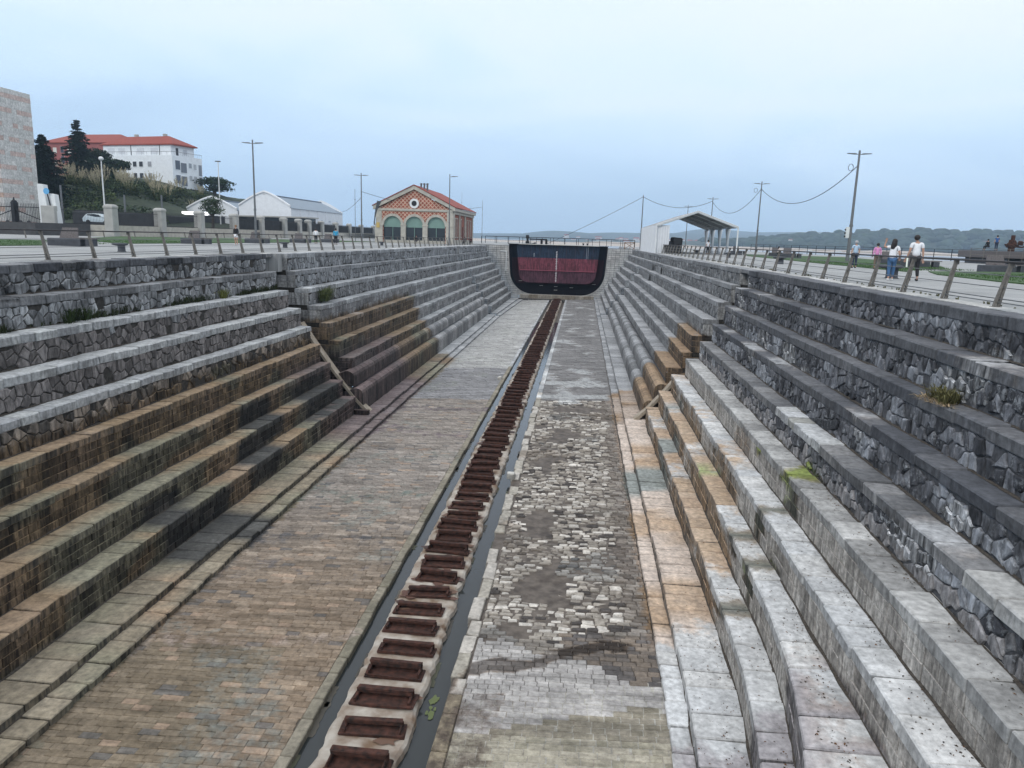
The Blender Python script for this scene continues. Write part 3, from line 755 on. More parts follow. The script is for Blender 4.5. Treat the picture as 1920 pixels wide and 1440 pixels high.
# front face blocks clipped to the outside of the U (coursed bands)
def ux(z):
    # half-opening width at height z
    zb,r,tp=-8.0,3.95,.3
    if z<zb: return 0
    if z>=zb+r: return lp(8.35-tp,8.35,(z-(zb+r))/(0-(zb+r)))
    k=(zb+r-z)/r; return 8.35-tp-r+r*math.sqrt(max(0,1-k*k))
nr=24; h=8.6/nr
for s in (-1,1):
    for j in range(nr):
        za=-8.6+j*h; zb=za+h
        xi_a=-4.1+s*(ux(za)+.02); xi_b=-4.1+s*(ux(zb)+.02); xo=-4.1+s*14.5
        nseg=9; 
        for q in range(nseg):
            t0=q/nseg; t1=(q+1)/nseg; off=.05 if j%2 else 0
            a0=lp(xi_a,xo,t0); a1=lp(xi_a,xo,t1); b0=lp(xi_b,xo,t0); b1=lp(xi_b,xo,t1)
            V=[(a0+s*.02,125.9,za+.022),(a1-s*.02,125.9,za+.022),(b1-s*.02,125.9,zb-.022),(b0+s*.02,125.9,zb-.022)]
            if s<0: V=V[::-1]
            mb.pil(V,(0,-1,0),.05,.012,mixc((.36,.36,.35),(.48,.47,.45),random.random()))
# tunnel (jambs) of the opening
k0=len(U)
for i in range(k0-1):
    (xa,za),(xb,zb)=U[i],U[i+1]
    mb.add([(xa,125.88,za),(xb,125.88,zb),(xb,128.6,zb),(xa,128.6,za)],[(0,1,2,3)],mixc((.30,.30,.29),(.36,.35,.33),random.random()))
# moulded rim round the opening
for i in range(k0-1):
    (xa,za),(xb,zb)=U[i],U[i+1]; dx,dz=xb-xa,zb-za; l=math.hypot(dx,dz) or 1; nx_,nz_=dz/l,-dx/l; wd=.16
    # outward = away from centre
    if (nx_*(xa+4.1)+nz_*(za+4))<0: nx_,nz_=-nx_,-nz_
    mb.add([(xa,125.78,za),(xb,125.78,zb),(xb+nx_*wd,125.78,zb+nz_*wd),(xa+nx_*wd,125.78,za+nz_*wd),(xa,126,za),(xb,126,zb),(xb+nx_*wd,126,zb+nz_*wd),(xa+nx_*wd,126,za+nz_*wd)],[(0,1,2,3),(0,4,5,1),(3,2,6,7)],(.36,.36,.35))
M['pier']=masonry('pier_ashlar',streak=.2,fine=2,bump=.2,speck=.1,con=(.85,1.15))
mb.build('ashlar_face',M['pier'],gp,fix=False)
mb=MB(); x=-10.2
while x<2.2:
    l=random.uniform(.9,1.6); mb.chbox(x+.006,min(x+l,2.3)-.006,125.3,125.86,-9.2,-8.02,.02,mixc((.20,.17,.13),(.34,.32,.28),random.random()),.01); x+=l
mb.build('sill',M['cap'],gp)
mb=MB(); mb.box(-13.2,4.9,124.7,126.2,-9.7,-8.66,(.10,.095,.09)); mb.box(-13.2,-10.1,125.0,125.85,-9.2,-8.60,(.3,.3,.29)); mb.build('sill_foundation',M['ash'],gp)
mb=MB(); mb.box(-19,-12.45,125.95,136,-9,-.004,(.10,.10,.10)); mb.build('pier_body',M['ash'],gp); mb=MB(); mb.box(4.25,11,125.95,136,-9,-.004,(.10,.10,.10)); mb.build('pier_body',M['ash'],gp)
cs=empty('dock_gate_caisson',(-4.1,127.4,-8),'navy and maroon painted steel caisson gate closing the far end of the dry dock','dock gate')
NV=(.012,.028,.058);MR=(.165,.038,.058);MR2=(.085,.030,.048);BK=(.006,.006,.009)  # BK: shade of the gate recess, put into the frame colour
def uplate(mb,P,y,cf,zs):
    # fill a U path with horizontal strips coloured by height
    zs=sorted(zs)
    def xl(z):
        for i in range(len(P)//2):
            (xa,za),(xb,zb)=P[i],P[i+1]
            if zb<=z<=za: t=(z-za)/((zb-za) or 1); return lp(xa,xb,t)
        return P[len(P)//2-1][0]
    cx=(P[0][0]+P[-1][0])/2
    for a,b in zip(zs[:-1],zs[1:]):
        la,lb=xl(a),xl(b); mb.add([(la,y,a),(2*cx-la,y,a),(2*cx-lb,y,b),(lb,y,b)],[(0,1,2,3)],cf((a+b)/2))
P=upath(-4.1,8.33,.30,-7.97,3.92)
mb=MB(); zz=[-7.97+i*8.27/44 for i in range(45)]
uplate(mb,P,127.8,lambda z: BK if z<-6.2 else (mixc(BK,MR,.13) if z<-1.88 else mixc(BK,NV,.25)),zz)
# side frames of the recess
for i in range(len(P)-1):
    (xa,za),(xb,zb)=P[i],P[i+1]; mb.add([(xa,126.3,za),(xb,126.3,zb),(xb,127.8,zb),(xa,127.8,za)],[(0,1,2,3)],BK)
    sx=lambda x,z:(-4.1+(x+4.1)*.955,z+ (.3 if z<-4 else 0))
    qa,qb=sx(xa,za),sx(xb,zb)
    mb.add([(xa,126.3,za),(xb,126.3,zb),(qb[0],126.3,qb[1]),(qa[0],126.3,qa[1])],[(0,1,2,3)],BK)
M['hull0']=simple('recess_shade_hull',(1,1,1),.95,attr=True,spec=.05)  # frame round the plate is coloured near-black for the recess shade
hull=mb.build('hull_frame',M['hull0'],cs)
P2=[(-11.15,.30)]; 
for q in range(11):
    t=math.pi/2*q/10; P2.append((-10.65+1.6-1.6*math.cos(t),-6.05+1.6-1.6*math.sin(t)))
for q in range(11):
    t=math.pi/2*q/10; P2.append((2.45-1.6+1.6*math.sin(t),-6.05+1.6-1.6*math.cos(t)))
P2.append((2.95,.30))
mb=MB(); zz=[-6.05,-5.9,-5.65,-5.4,-5.1,-4.8,-4.45,-3.97,-3.5,-2.7,-1.88,-1,.30]
uplate(mb,P2,126.8,lambda z: NV if z>-1.88 else (MR if z>-3.97 else MR2),zz)
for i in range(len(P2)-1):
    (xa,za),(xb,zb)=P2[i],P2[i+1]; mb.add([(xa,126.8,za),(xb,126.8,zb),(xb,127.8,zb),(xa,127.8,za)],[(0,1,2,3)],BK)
M['hull']=masonry('painted_hull',streak=.55,fine=3,con=(.75,1.25),bump=.1,speck=.2,rough=.6)
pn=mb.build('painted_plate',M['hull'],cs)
mb=MB()
for k in range(9): xx=-10.2+1.5*k; mb.box(xx,xx+.04,126.78,126.8,-5.5,.2,(.05,.02,.03))
mb.build('weld_seam',M['attr'],pn)
mb=MB(); mb.box(-10.45,2.2,126.6,126.8,-4.03,-3.92,mul(MR,1.5)); mb.build('rubbing_ledge',M['attr'],pn)
mb=MB(); z=-.8
i=0
while z>-5.85:
    # draught marks: a ladder of small white figures
    w=.16 if i%2 else .22
    mb.box(-4.3-w/2,-4.3+w/2,126.76,126.80,z-.05,z+.05,(.7,.7,.7))
    if i%3==0: mb.box(-4.3-w/2,-4.3-w/2+.05,126.76,126.80,z-.12,z+.05,(.7,.7,.7))
    z-=.2; i+=1
mb.build('draught_marks',M['attr'],pn)
mb=MB()
for x in (-9.4,1.05): 
    for q in range(12):
        a0=2*math.pi*q/12; a1=2*math.pi*(q+1)/12
        mb.add([(x+.2*math.cos(a0),126.78,-2.2+.2*math.sin(a0)),(x+.2*math.cos(a1),126.78,-2.2+.2*math.sin(a1)),(x+.15*math.cos(a1),126.78,-2.2+.15*math.sin(a1)),(x+.15*math.cos(a0),126.78,-2.2+.15*math.sin(a0))],[(0,1,2,3)],(.03,.02,.03))
mb.build('ring_mark',M['attr'],pn)
mb=MB()
for x in (.7,.95): mb.box(x,x+.05,126.77,126.8,-1.85,.1,(.30,.32,.36))
mb.box(-8.2,-8.1,126.77,126.8,-1.7,-1.1,(.3,.32,.36)); mb.build('salt_streak',M['attr'],pn)
for x,z in ((-6.8,-6.6),(-4.3,-6.7),(-1.6,-6.8),(-4.3,-7.3),(-10.4,-5.9),(2.2,-6.1)): mb=MB(); mb.box(x-.3,x+.3,127.7,127.8,z-.03,z+.04,(.35,.35,.33)); mb.build('sacrificial_anode',M['attr'],hull)
mb=MB(); mb.box(-12.6,4.4,126.25,128.9,.30,.37,(.02,.02,.025)); mb.box(-10.8,2.8,126.2,126.25,.31,.43,(.50,.50,.48)); mb.box(-4.8,-2.9,126.15,126.2,.33,.47,(.62,.61,.56)); mb.build('deck',M['attr'],cs)
def straight_rail(name,pts,h,step,rails,label,cat='railing',group=None,r=.025,pr=.03,mat='dark',topr=None):
    root=empty(name,pts[0],label,cat,group)
    for j,(p,q) in enumerate(zip(pts[:-1],pts[1:])):
        p=Vector(p); q=Vector(q); n=max(1,round((q-p).length/step))
        for i in range(1 if j else 0,n+1):
            a=MB(); w=p.lerp(q,i/n); a.tube([w,w+Vector((0,0,h))],pr,6); a.build('post',M[mat],root)
        for k in rails: b=MB(); b.tube([p+Vector((0,0,h*k)),q+Vector((0,0,h*k))],topr if (topr and k==1) else r,6); b.build('rail_bar',M[mat],root)
    return root
straight_rail('caisson_railing',[(-16.5,126.5,.37),(8.6,126.5,.37)],1.15,1.9,(1,.5),'thin dark railing along the top of the caisson gate',pr=.045,r=.03)
straight_rail('caisson_railing',[(-17.5,128.8,.37),(8.8,128.8,.37)],1.1,2.4,(1,),'second thin railing behind the one on the caisson gate',pr=.04,r=.03)
# machinery on the gate
mc=empty('gate_winch',(-9.3,127.6,.37),'dark winch and pipe frame standing on the caisson deck','winch')
mb=MB(); mb.lathe([(.35,.33),(.35,.8),(.2,.85),(.2,1.3),(.32,1.35),(.32,1.6)],-9.4,127.6,10); mb.chbox(-9.7,-9.2,127.4,127.9,1.5,1.85,.05,(1,1,1),.05); mb.build('drum',M['dark'],mc)
mb=MB(); mb.tube([(-9.1,127.7,1.2),(-6.1,127.7,1.2)],.12,8); mb.tube([(-7.0,127.7,.33),(-7.0,127.7,1.2)],.2,8); mb.tube([(-6.2,127.7,.33),(-6.2,127.7,1.2)],.2,8); mb.tube([(-8.6,127.7,.33),(-8.0,127.7,.6)],.14,8); mb.build('pipe_frame',M['dark'],mc)
for x,lab in ((.1,'left of two small dark bollards on the right part of the caisson deck'),(.8,'right of two small dark bollards on the right part of the caisson deck')):
    mb=MB(); mb.lathe([(.16,.33),(.13,.4),(.13,.6),(.2,.66),(.2,.74)],x,127.9,10); tag(mb.build('mooring_bitt',M['dark']),lab,'bollard','small bollards on the caisson deck')
mb=MB(); mb.tube([(-12.75,125.7,-.95),(-13.8,125.7,-.9)],.07,6); mb.tube([(-12.75,125.7,-.95),(-12.8,125.7,-4.2)],.06,6); tag(mb.build('wall_pipe',M['white']),'white pipe bent down the left gate pier beside the caisson','pipe')
# ------------------------------------------------------------------ quays
def slab(name,poly,z0,z1,mat,kind='structure'):
    n=len(poly); V=[(x,y,z0) for x,y in poly]+[(x,y,z1) for x,y in poly]
    F=[tuple(range(n,2*n)),tuple(range(n))[::-1]]+[(i,(i+1)%n,n+(i+1)%n,n+i) for i in range(n)]
    a=MB(); a.add(V,F,(1,1,1)); o=a.build(name,mat); tag(o,kind=kind); return o
def paving_mat():
    mt,n,b=base('pavers',.85,.25); Lk=n.links.new; g=nd(n,'ShaderNodeNewGeometry')
    br=nd(n,'ShaderNodeTexBrick'); br.inputs['Scale'].default_value=1; br.inputs['Brick Width'].default_value=.4; br.inputs['Row Height'].default_value=.2; br.inputs['Mortar Size'].default_value=.012
    br.inputs['Color1'].default_value=(.29,.30,.295,1); br.inputs['Color2'].default_value=(.345,.35,.345,1); br.inputs['Mortar'].default_value=(.20,.205,.205,1)
    Lk(g.outputs['Position'],br.inputs['Vector'])
    t=nd(n,'ShaderNodeTexNoise'); t.inputs['Scale'].default_value=.35; t.inputs['Detail'].default_value=7; Lk(g.outputs['Position'],t.inputs['Vector'])
    q=nd(n,'ShaderNodeMapRange'); q.inputs[1].default_value=.3; q.inputs[2].default_value=.7; q.inputs[3].default_value=.82; q.inputs[4].default_value=1.15; Lk(t.outputs[0],q.inputs[0])
    v=nd(n,'ShaderNodeVectorMath',operation='SCALE'); Lk(br.outputs[0],v.inputs[0]); Lk(q.outputs[0],v.inputs['Scale']); Lk(v.outputs[0],b.inputs['Base Color']); return mt
M['pav']=paving_mat()
slab('promenade_left',[(-17.9,-10),(-17.9,40),(-16.9,40.2),(-16.9,136),(-16,260),(-75,260),(-75,95),(-90,90),(-90,-10)],-1,-.006,M['pav'])
slab('promenade_right',[(9.1,-10),(60,-10),(60,30),(49.6,101),(42,129),(34,190),(9.1,190)],-1,-.006,M['pav'])
slab('quay_left_end',[(-17.3,136),(-14,136),(-14,150),(-17.3,150)],-3,-.012,M['paving'])
def strips(name,s):
    mb=MB(); u=5
    while u<125:
        l=random.uniform(1.0,1.6) if u<60 else 3; b=min(u+l,125); x=(-17.85 if u<39 else -17.2) if s<0 else 9.1
        x0=x if s>0 else x-.62; mb.chbox(x0,x0+.6,u+.012,b-.012,-.2,.012,.012,mul((.34,.34,.325) if random.random()<.8 else (.26,.27,.27),rz_(.1)),.002); u=b
    tag(mb.build(name,M['cap']),kind='structure')
strips('quay_edge_paving',-1); strips('quay_edge_paving',1)
# lawns
def lawn(poly,lab=None):
    slab('lawn',poly,-.3,.05,M['grass'])
    # fringe of blades along and inside
    return
def G(x,y): # corner list helper
    return (x,y)
lawn([(-31.5,20),(-31.7,41.5),(-36,47),(-41,54),(-52,40),(-60,20)])
lawn([(-33.5,51.5),(-33.4,60),(-33.6,120),(-44,120),(-57,88),(-46,64)])
lawn([(18.6,44.5),(18.6,64),(19.4,90),(22.2,106),(36,106),(30,66),(26.6,57.5),(21.5,50.5)])
lawn([(17.8,20),(17.9,34),(18.6,41),(20.5,46.3),(29,51.5),(38,54),(38,20)])
mb=MB()
for (x0,x1,y0,y1,nn) in ((18.4,30,26,52,9000),(18.6,26,52,66,2500),(-40,-31.6,30,50,2500),(-40,-33.4,52,66,1500)):
    for _ in range(nn):
        x=random.uniform(x0,x1); y=random.uniform(y0,y1); a=random.uniform(0,6.28); h=random.uniform(.03,.09); w=.02
        if x<0 and y<45 and y>41.5+(-31.7-x)*1.2: continue
        if x>0 and y>41.0 and y<44.5+ (x-18)*.9 and y>40+(x-18)*.8: continue
        c=mixc((.6,.6,.5),(1.3,1.3,.9),random.random()); mb.add([(x-w*math.cos(a),y-w*math.sin(a),.04),(x+w*math.cos(a),y+w*math.sin(a),.04),(x+random.uniform(-.03,.03),y,.05+h)],[(0,1,2)],mul((.035,.08,.018),c[0]))
o=mb.build('grass_blades',M['leaf']); tag(o,kind='stuff',label='short green grass blades on the promenade lawns',cat='grass')
# ------------------------------------------------------------------ dock railings
def dock_rail(s,x,y0,y1,step,off,label):
    root=empty('dock_railing',(x,y0,0),label,'railing'); tp=MB(); cb=MB()
    n=int((y1-y0)/step); L_=.2*(-1 if s<0 else 1)
    for i in range(n+1):
        y=y0+i*step+off; a=MB()
        for k,dx in enumerate((-.05,.05)):
            dy=0; w=.03
            # flat bars, wide at the foot, leaning away from the dock
            b0,b1=.030,.024; xt=x+L_+dx*.35; xx_=x+dx
            V=[(xx_-b0,y-w,0),(xx_+b0,y-w,0),(xx_+b0,y+w,0),(xx_-b0,y+w,0),(xt-b1,y-w*.7,1.0),(xt+b1,y-w*.7,1.0),(xt+b1,y+w*.7,1.0),(xt-b1,y+w*.7,1.0)]
            a.add(V,[(0,3,2,1),(4,5,6,7),(0,1,5,4),(1,2,6,5),(2,3,7,6),(3,0,4,7)])
        a.chbox(x-.10,x+.10,y-.09,y+.09,0,.02,.004); a.chbox(x+L_-.06,x+L_+.06,y-.03,y+.03,.9,1.0,.004)
        a.build('post',M['post'],root)
    ya,yb=y0+off-step,y0+off+n*step+.3; xt=x+L_
    tp.chbox(xt-.075,xt+.075,ya,yb,1.0,1.045,.008); tp.build('handrail',M['railtop'],root)
    for k in (.12,.20,.45,.72):
        xx=x+L_*k; cb.tube([(xx,ya,k),(xx,yb,k)],.011 if k>.2 else .014,5)
    cb.build('cable',M['steel'],root); return root
dock_rail(-1,-18.45,21.8,124,2.5,0,'railing with leaning posts along the left edge of the dry dock')
dock_rail(1,9.45,12.8,124,2.5,0,'railing with leaning posts along the right edge of the dry dock')
# weeds at the quay edge joints and on the ledges
def tuft(mb,x,y,z,h,n,col,spread=.25,droop=.5):
    for _ in range(n):
        a=random.uniform(0,6.28); r=random.uniform(0,spread)*.4; w=random.uniform(.006,.014); hh=h*random.uniform(.4,1); dx=math.cos(a)*spread*random.uniform(.2,1); dy=math.sin(a)*spread*random.uniform(.2,1)
        p0=(x+r*math.cos(a),y+r*math.sin(a),z); p1=(p0[0]+dx*.4,p0[1]+dy*.4,z+hh*.7); p2=(p0[0]+dx,p0[1]+dy,z+hh*(1-droop*random.random()*.6))
        c=mul(col,random.uniform(.6,1.4)); ca,sa=-math.sin(a)*w,math.cos(a)*w
        mb.add([(p0[0]-ca,p0[1]-sa,p0[2]),(p0[0]+ca,p0[1]+sa,p0[2]),(p1[0]+ca,p1[1]+sa,p1[2]),(p1[0]-ca,p1[1]-sa,p1[2]),p2],[(0,1,2,3),(3,2,4)],c)
mb=MB()
y=14
while y<39:
    d=ss(-.2,.3,nz(0,y,3,.35)) 
    for _ in range(int(8*d)+ (1 if random.random()<.5 else 0)): tuft(mb,-16.66+random.uniform(-.05,.12),y+random.uniform(0,.3),-1.9,random.uniform(.15,.45),16,(.045,.055,.028),.28)
    y+=.3
tag(mb.build('ledge_weeds',M['leaf']),'dark weeds growing along the second ledge of the left dock wall','weeds',kind='stuff')
for (x,y,z,h,n,c,lab) in ((-16.5,32.8,-1.9,.6,160,(.12,.13,.04),'yellow-green grass clump near the end of the second left ledge'),(-15.3,43.2,-2.77,1.1,600,(.07,.085,.035),'leafy green plant growing on the ledge beyond the left recess'),
      (-16.6,23.0,-1.9,.65,300,(.03,.045,.018),'dark bushy weed on the second left ledge near the top step'),
      (7.5,15.6,-1.82,.42,260,(.10,.095,.045),'dry straw-coloured grass tuft on the second step of the right wall')):
    mb=MB()
    for _ in range(6): tuft(mb,x+random.uniform(-.2,.2),y+random.uniform(-.7,.7)*(1 if x<0 else .5),z,h,n//6,c,h*.8,.9)
    if x>0:
        for _ in range(90): 
            a=random.uniform(0,6.28); tuft(mb,x-.1+random.uniform(-.15,.1),y+random.uniform(-.6,.6),z,.08,2,(.26,.20,.13),.3,1)
    tag(mb.build('grass_tuft',M['leaf']),lab,'plant')
mb=MB()
for _ in range(160):
    y=random.uniform(14,60); tuft(mb,9.75+random.uniform(-.03,.03),y,0,random.uniform(.04,.13),8,(.10,.10,.06),.05)
for _ in range(60):
    y=random.uniform(20,38); tuft(mb,6.95,y,-4.6+.0,0.01,1,(.1,.1,.06),.05)
tag(mb.build('joint_weeds',M['leaf']),'tiny weeds in the paving joint along the right quay edge','weeds',kind='stuff')
# leaf litter and dirt crumbs on the right ledges and floor
mb=MB()
for _ in range(1500):
    i=random.choice([6,7,8,9,9,5]); y=9+abs(random.gauss(0,6)); 
    xs=[7.8,7.38,6.9,6.28,5.65,4.97,4.37,3.77,2.7]
    pr=secs[1][0][2]; x0=pr[i][0]; x1=pr[i-1][0]
    x=lp(x0,x1,random.random()**.4) if random.random()<.75 else random.uniform(x0,x1)
    if y<16: x-= {7:.018,8:.016,9:.008}.get(i,0)*(16-y)**2*.8
    z=RZ[i]+.005; s_=random.uniform(.008,.03); a=random.uniform(0,6.28); w=s_*random.uniform(.3,.8)
    ca,sa=math.cos(a),math.sin(a); mb.add([(x-ca*s_,y-sa*s_,z),(x+sa*w,y-ca*w,z+.012),(x+ca*s_,y+sa*s_,z+.004),(x-sa*w,y+ca*w,z+.01)],[(0,1,2,3)],random.choice([(.03,.022,.016),(.05,.035,.02),(.12,.06,.025)]))
tag(mb.build('leaf_litter',M['leaf']),'dark leaf litter scattered on the lower right steps','litter',kind='stuff')
# ================================================================== surroundings
def sub(mb,name,mat,parent,**k): return mb.build(name,mat,parent,**k)
# ------------------------------------------------------------------ street lamps and masts
def lamp(x,y,h,label,arms=2,r=.09,box=False):
    t=empty('lamp_post',(x,y,0),label,'lamp post','tall lamp posts along the quays')
    a=MB(); a.tube([(x,y,0),(x,y,.9),(x,y,h*.33),(x,y,h)],[r*1.5,r*1.4,r*1.1,r*.75],8); a.chbox(x-.25,x+.25,y-.25,y+.25,0,.03,.01); a.build('pole',M['steel'],t)
    if arms:
        for s in ((-1,1) if arms==2 else (1,)):
            a=MB(); a.tube([(x,y,h-.35),(x+s*.35,y,h-.33)],.035,6)
            a.add([(x+s*.3,y-.16,h-.36),(x+s*1.05,y-.12,h-.30),(x+s*1.05,y+.12,h-.30),(x+s*.3,y+.16,h-.36),(x+s*.3,y-.16,h-.26),(x+s*1.05,y-.12,h-.25),(x+s*1.05,y+.12,h-.25),(x+s*.3,y+.16,h-.26)],[(0,3,2,1),(4,5,6,7),(0,1,5,4),(1,2,6,5),(2,3,7,6),(3,0,4,7)])
            a.build('lamp_head',M['steel'],t,fix=True)
    a=MB(); a.tube([(x,y,h*.33-.1),(x,y,h*.33+.1)],r*1.45,8); a.build('collar',M['steel'],t)
    if box:
        a=MB(); a.chbox(x-.42,x-.12,y-.12,y+.12,2.15,3.15,.02,(.8,.8,.8)); a.build('control_box',M['white'],t)
        a=MB()
        for z in (2.3,2.6,2.9): a.blob((x-.48,y-.02,z),.07,.09,.09)
        a.build('loudspeakers',M['dark'],t)
    return t
lamp(-32.5,72.2,9.9,'tall double-armed lamp post nearest on the left quay')
lamp(-32.6,108.5,9.9,'double-armed lamp post left of the brick pavilion')
lamp(-17.9,99.5,9.3,'single-armed lamp post in front of the right corner of the brick pavilion',arms=1,r=.07)
lamp(24.4,71.6,9.9,'tallest double-armed lamp post on the right quay, with a white box on it',box=True,r=.12)
lamp(24.1,107.3,9.9,'double-armed lamp post on the right quay just right of the white tent')
lamp(23.9,145,9.9,'double-armed lamp post rising behind the right end of the tent roof')
lamp(23.6,176,9.9,'most distant double-armed lamp post, seen through the white tent',r=.08)
lamp(10.9,144,9.9,'bare cable mast without arms left of the white tent',arms=0,r=.1)
def mast(x,y,h,label,r=.05,name='mast'):
    a=MB(); a.tube([(x,y,0),(x,y,h)],[r,r*.6],6); a.tube([(x-.15,y,h*.8),(x+.15,y,h*.8)],r*.5,5); tag(a.build(name,M['steel']),label,'mast')
mast(-36.5,118,8.2,'thin mast left of the second left-hand lamp post',.05); mast(-20.3,150,8.5,'thin mast behind the far end of the brick pavilion'); mast(-24.5,150,10,'slim aerial rising behind the brick pavilion roof',.03)
def catenary(p,q,sag,label,r=.03,n=24):
    P=[]
    for i in range(n+1):
        t=i/n; v=Vector(p).lerp(Vector(q),t); v.z-=4*sag*t*(1-t); P.append(v)
    a=MB(); a.tube(P,r,5); tag(a.build('cable',M['dark']),label,'cable')
catenary((24.4,71.6,8.6),(24.1,107.3,8.9),2.6,'cable sagging between the two nearest right-hand lamp posts',.035)
catenary((24.1,107.3,8.9),(23.9,145,9),2.6,'cable sagging from the second to the third right-hand lamp post',.035)
catenary((23.9,145,9.2),(10.9,144,9.6),1.6,'cable from the third lamp post to the bare mast over the tent',.04)
catenary((10.9,144,9.6),(-9,150,-.5),.3,'cable running down from the bare mast to the water behind the gate',.035)
catenary((-32.6,108.5,7.3),(-20.3,150,7.2),1.2,'cable sagging from the left lamp post past the pavilion',.03)
catenary((-32.6,108.5,6.5),(-64,190,6.8),1.0,'thin cable from the left lamp post towards the white sheds',.03)
for (x,y,z0,lab) in ((24.0,71.5,8.4,'coil of cable hanging near the top of the nearest right lamp post'),(23.6,107.2,8.7,'loop of cable tied to the second right lamp post')):
    a=MB(); P=[(x-.25+.22*math.cos(t*.5),y,z0+.30*math.sin(t*.5)) for t in range(14)]; a.tube(P,.025,5); tag(a.build('cable_coil',M['dark']),lab,'cable')
a=MB(); 
for q in range(8): 
    t0,t1=q/8,(q+1)/8; f=lambda t:(-30.6+.5*t*t,108,2.6+3.4*t); w=lambda t:.12+.55*t*t
    p,r_=f(t0),f(t1); a.add([(p[0],p[1],p[2]),(p[0]+w(t0),p[1],p[2]),(r_[0]+w(t1),r_[1],r_[2]),(r_[0],r_[1],r_[2]),(p[0],p[1]+.02,p[2]),(p[0]+w(t0),p[1]+.02,p[2]),(r_[0]+w(t1),r_[1]+.02,r_[2]),(r_[0],r_[1]+.02,r_[2])],[(0,1,2,3),(7,6,5,4),(0,3,7,4),(1,5,6,2)])
fo=empty('feather_flag',(-30.6,108,0),'dark curved feather flag standing left of the brick pavilion','flag')
a.build('cloth',M['bench'],fo); a=MB(); a.tube([(-30.62,108,0),(-30.62,108,3),(-30.1,108,6.1)],.03,5); a.build('pole',M['steel'],fo)
# ------------------------------------------------------------------ brick pavilion
def brick_mat(name,c1,c2,mo,scale,diag=False):
    mt,n,b=base(name,.85,.2); Lk=n.links.new; g=nd(n,'ShaderNodeNewGeometry'); mpp=nd(n,'ShaderNodeMapping')
    Lk(g.outputs['Position'],mpp.inputs[0]); br=nd(n,'ShaderNodeTexBrick'); br.inputs['Scale'].default_value=scale
    sx_=nd(n,'ShaderNodeSeparateXYZ'); cx_=nd(n,'ShaderNodeCombineXYZ'); Lk(g.outputs['Position'],sx_.inputs[0])
    if diag:
        for i_,op in enumerate(('ADD','SUBTRACT')):
            q_=nd(n,'ShaderNodeMath',operation=op); Lk(sx_.outputs[0],q_.inputs[0]); Lk(sx_.outputs[2],q_.inputs[1]); Lk(q_.outputs[0],cx_.inputs[i_])
    else:
        q_=nd(n,'ShaderNodeMath',operation='ADD'); Lk(sx_.outputs[0],q_.inputs[0]); Lk(sx_.outputs[1],q_.inputs[1]); Lk(q_.outputs[0],cx_.inputs[0]); Lk(sx_.outputs[2],cx_.inputs[1])
    mpp=cx_
    if diag:
        br.offset=0; br.inputs['Brick Width'].default_value=.5; br.inputs['Row Height'].default_value=.5; br.inputs['Mortar Size'].default_value=.07; br.inputs['Mortar Smooth'].default_value=0
    br.inputs['Color1'].default_value=(*c1,1); br.inputs['Color2'].default_value=(*c2,1); br.inputs['Mortar'].default_value=(*mo,1); Lk(mpp.outputs[0],br.inputs['Vector'])
    t=nd(n,'ShaderNodeTexNoise'); t.inputs['Scale'].default_value=1.5; t.inputs['Detail'].default_value=6; q=nd(n,'ShaderNodeMapRange'); q.inputs[1].default_value=.3; q.inputs[2].default_value=.7; q.inputs[3].default_value=.75; q.inputs[4].default_value=1.2; Lk(t.outputs[0],q.inputs[0]); Lk(g.outputs['Position'],t.inputs['Vector'])
    v=nd(n,'ShaderNodeVectorMath',operation='SCALE'); Lk(br.outputs[0],v.inputs[0]); Lk(q.outputs[0],v.inputs['Scale']); Lk(v.outputs[0],b.inputs['Base Color']); return mt
M['brk']=brick_mat('red_brick_lattice',(.30,.085,.055),(.24,.07,.045),(.50,.34,.26),.8,True)
M['brk2']=brick_mat('red_brick',(.32,.11,.075),(.24,.08,.055),(.25,.15,.11),3.2)
M['trim']=simple('pale_stone_trim',(.40,.38,.33),.85,var=.15,scale=2)
M['tile']=simple('red_roof_tiles',(.25,.055,.038),.8,var=.25,scale=3,bump=.4)
M['shutter']=simple('green_glass_blind',(.17,.27,.235),.4,var=.08,scale=1)
pv=empty('brick_pavilion',(-26.6,117,0),'red brick pavilion with three arched openings and a lattice brick gable','building')
X0,X1,YF,YB=-32.7,-20.6,117,139; EV,AP=5.2,8.25; CX=(X0+X1)/2
arch=[(-32.7+12.1*t,) for t in (0,)]
cen=[X0+2.55,CX,X1-2.55]; rad=1.45; spr=2.75
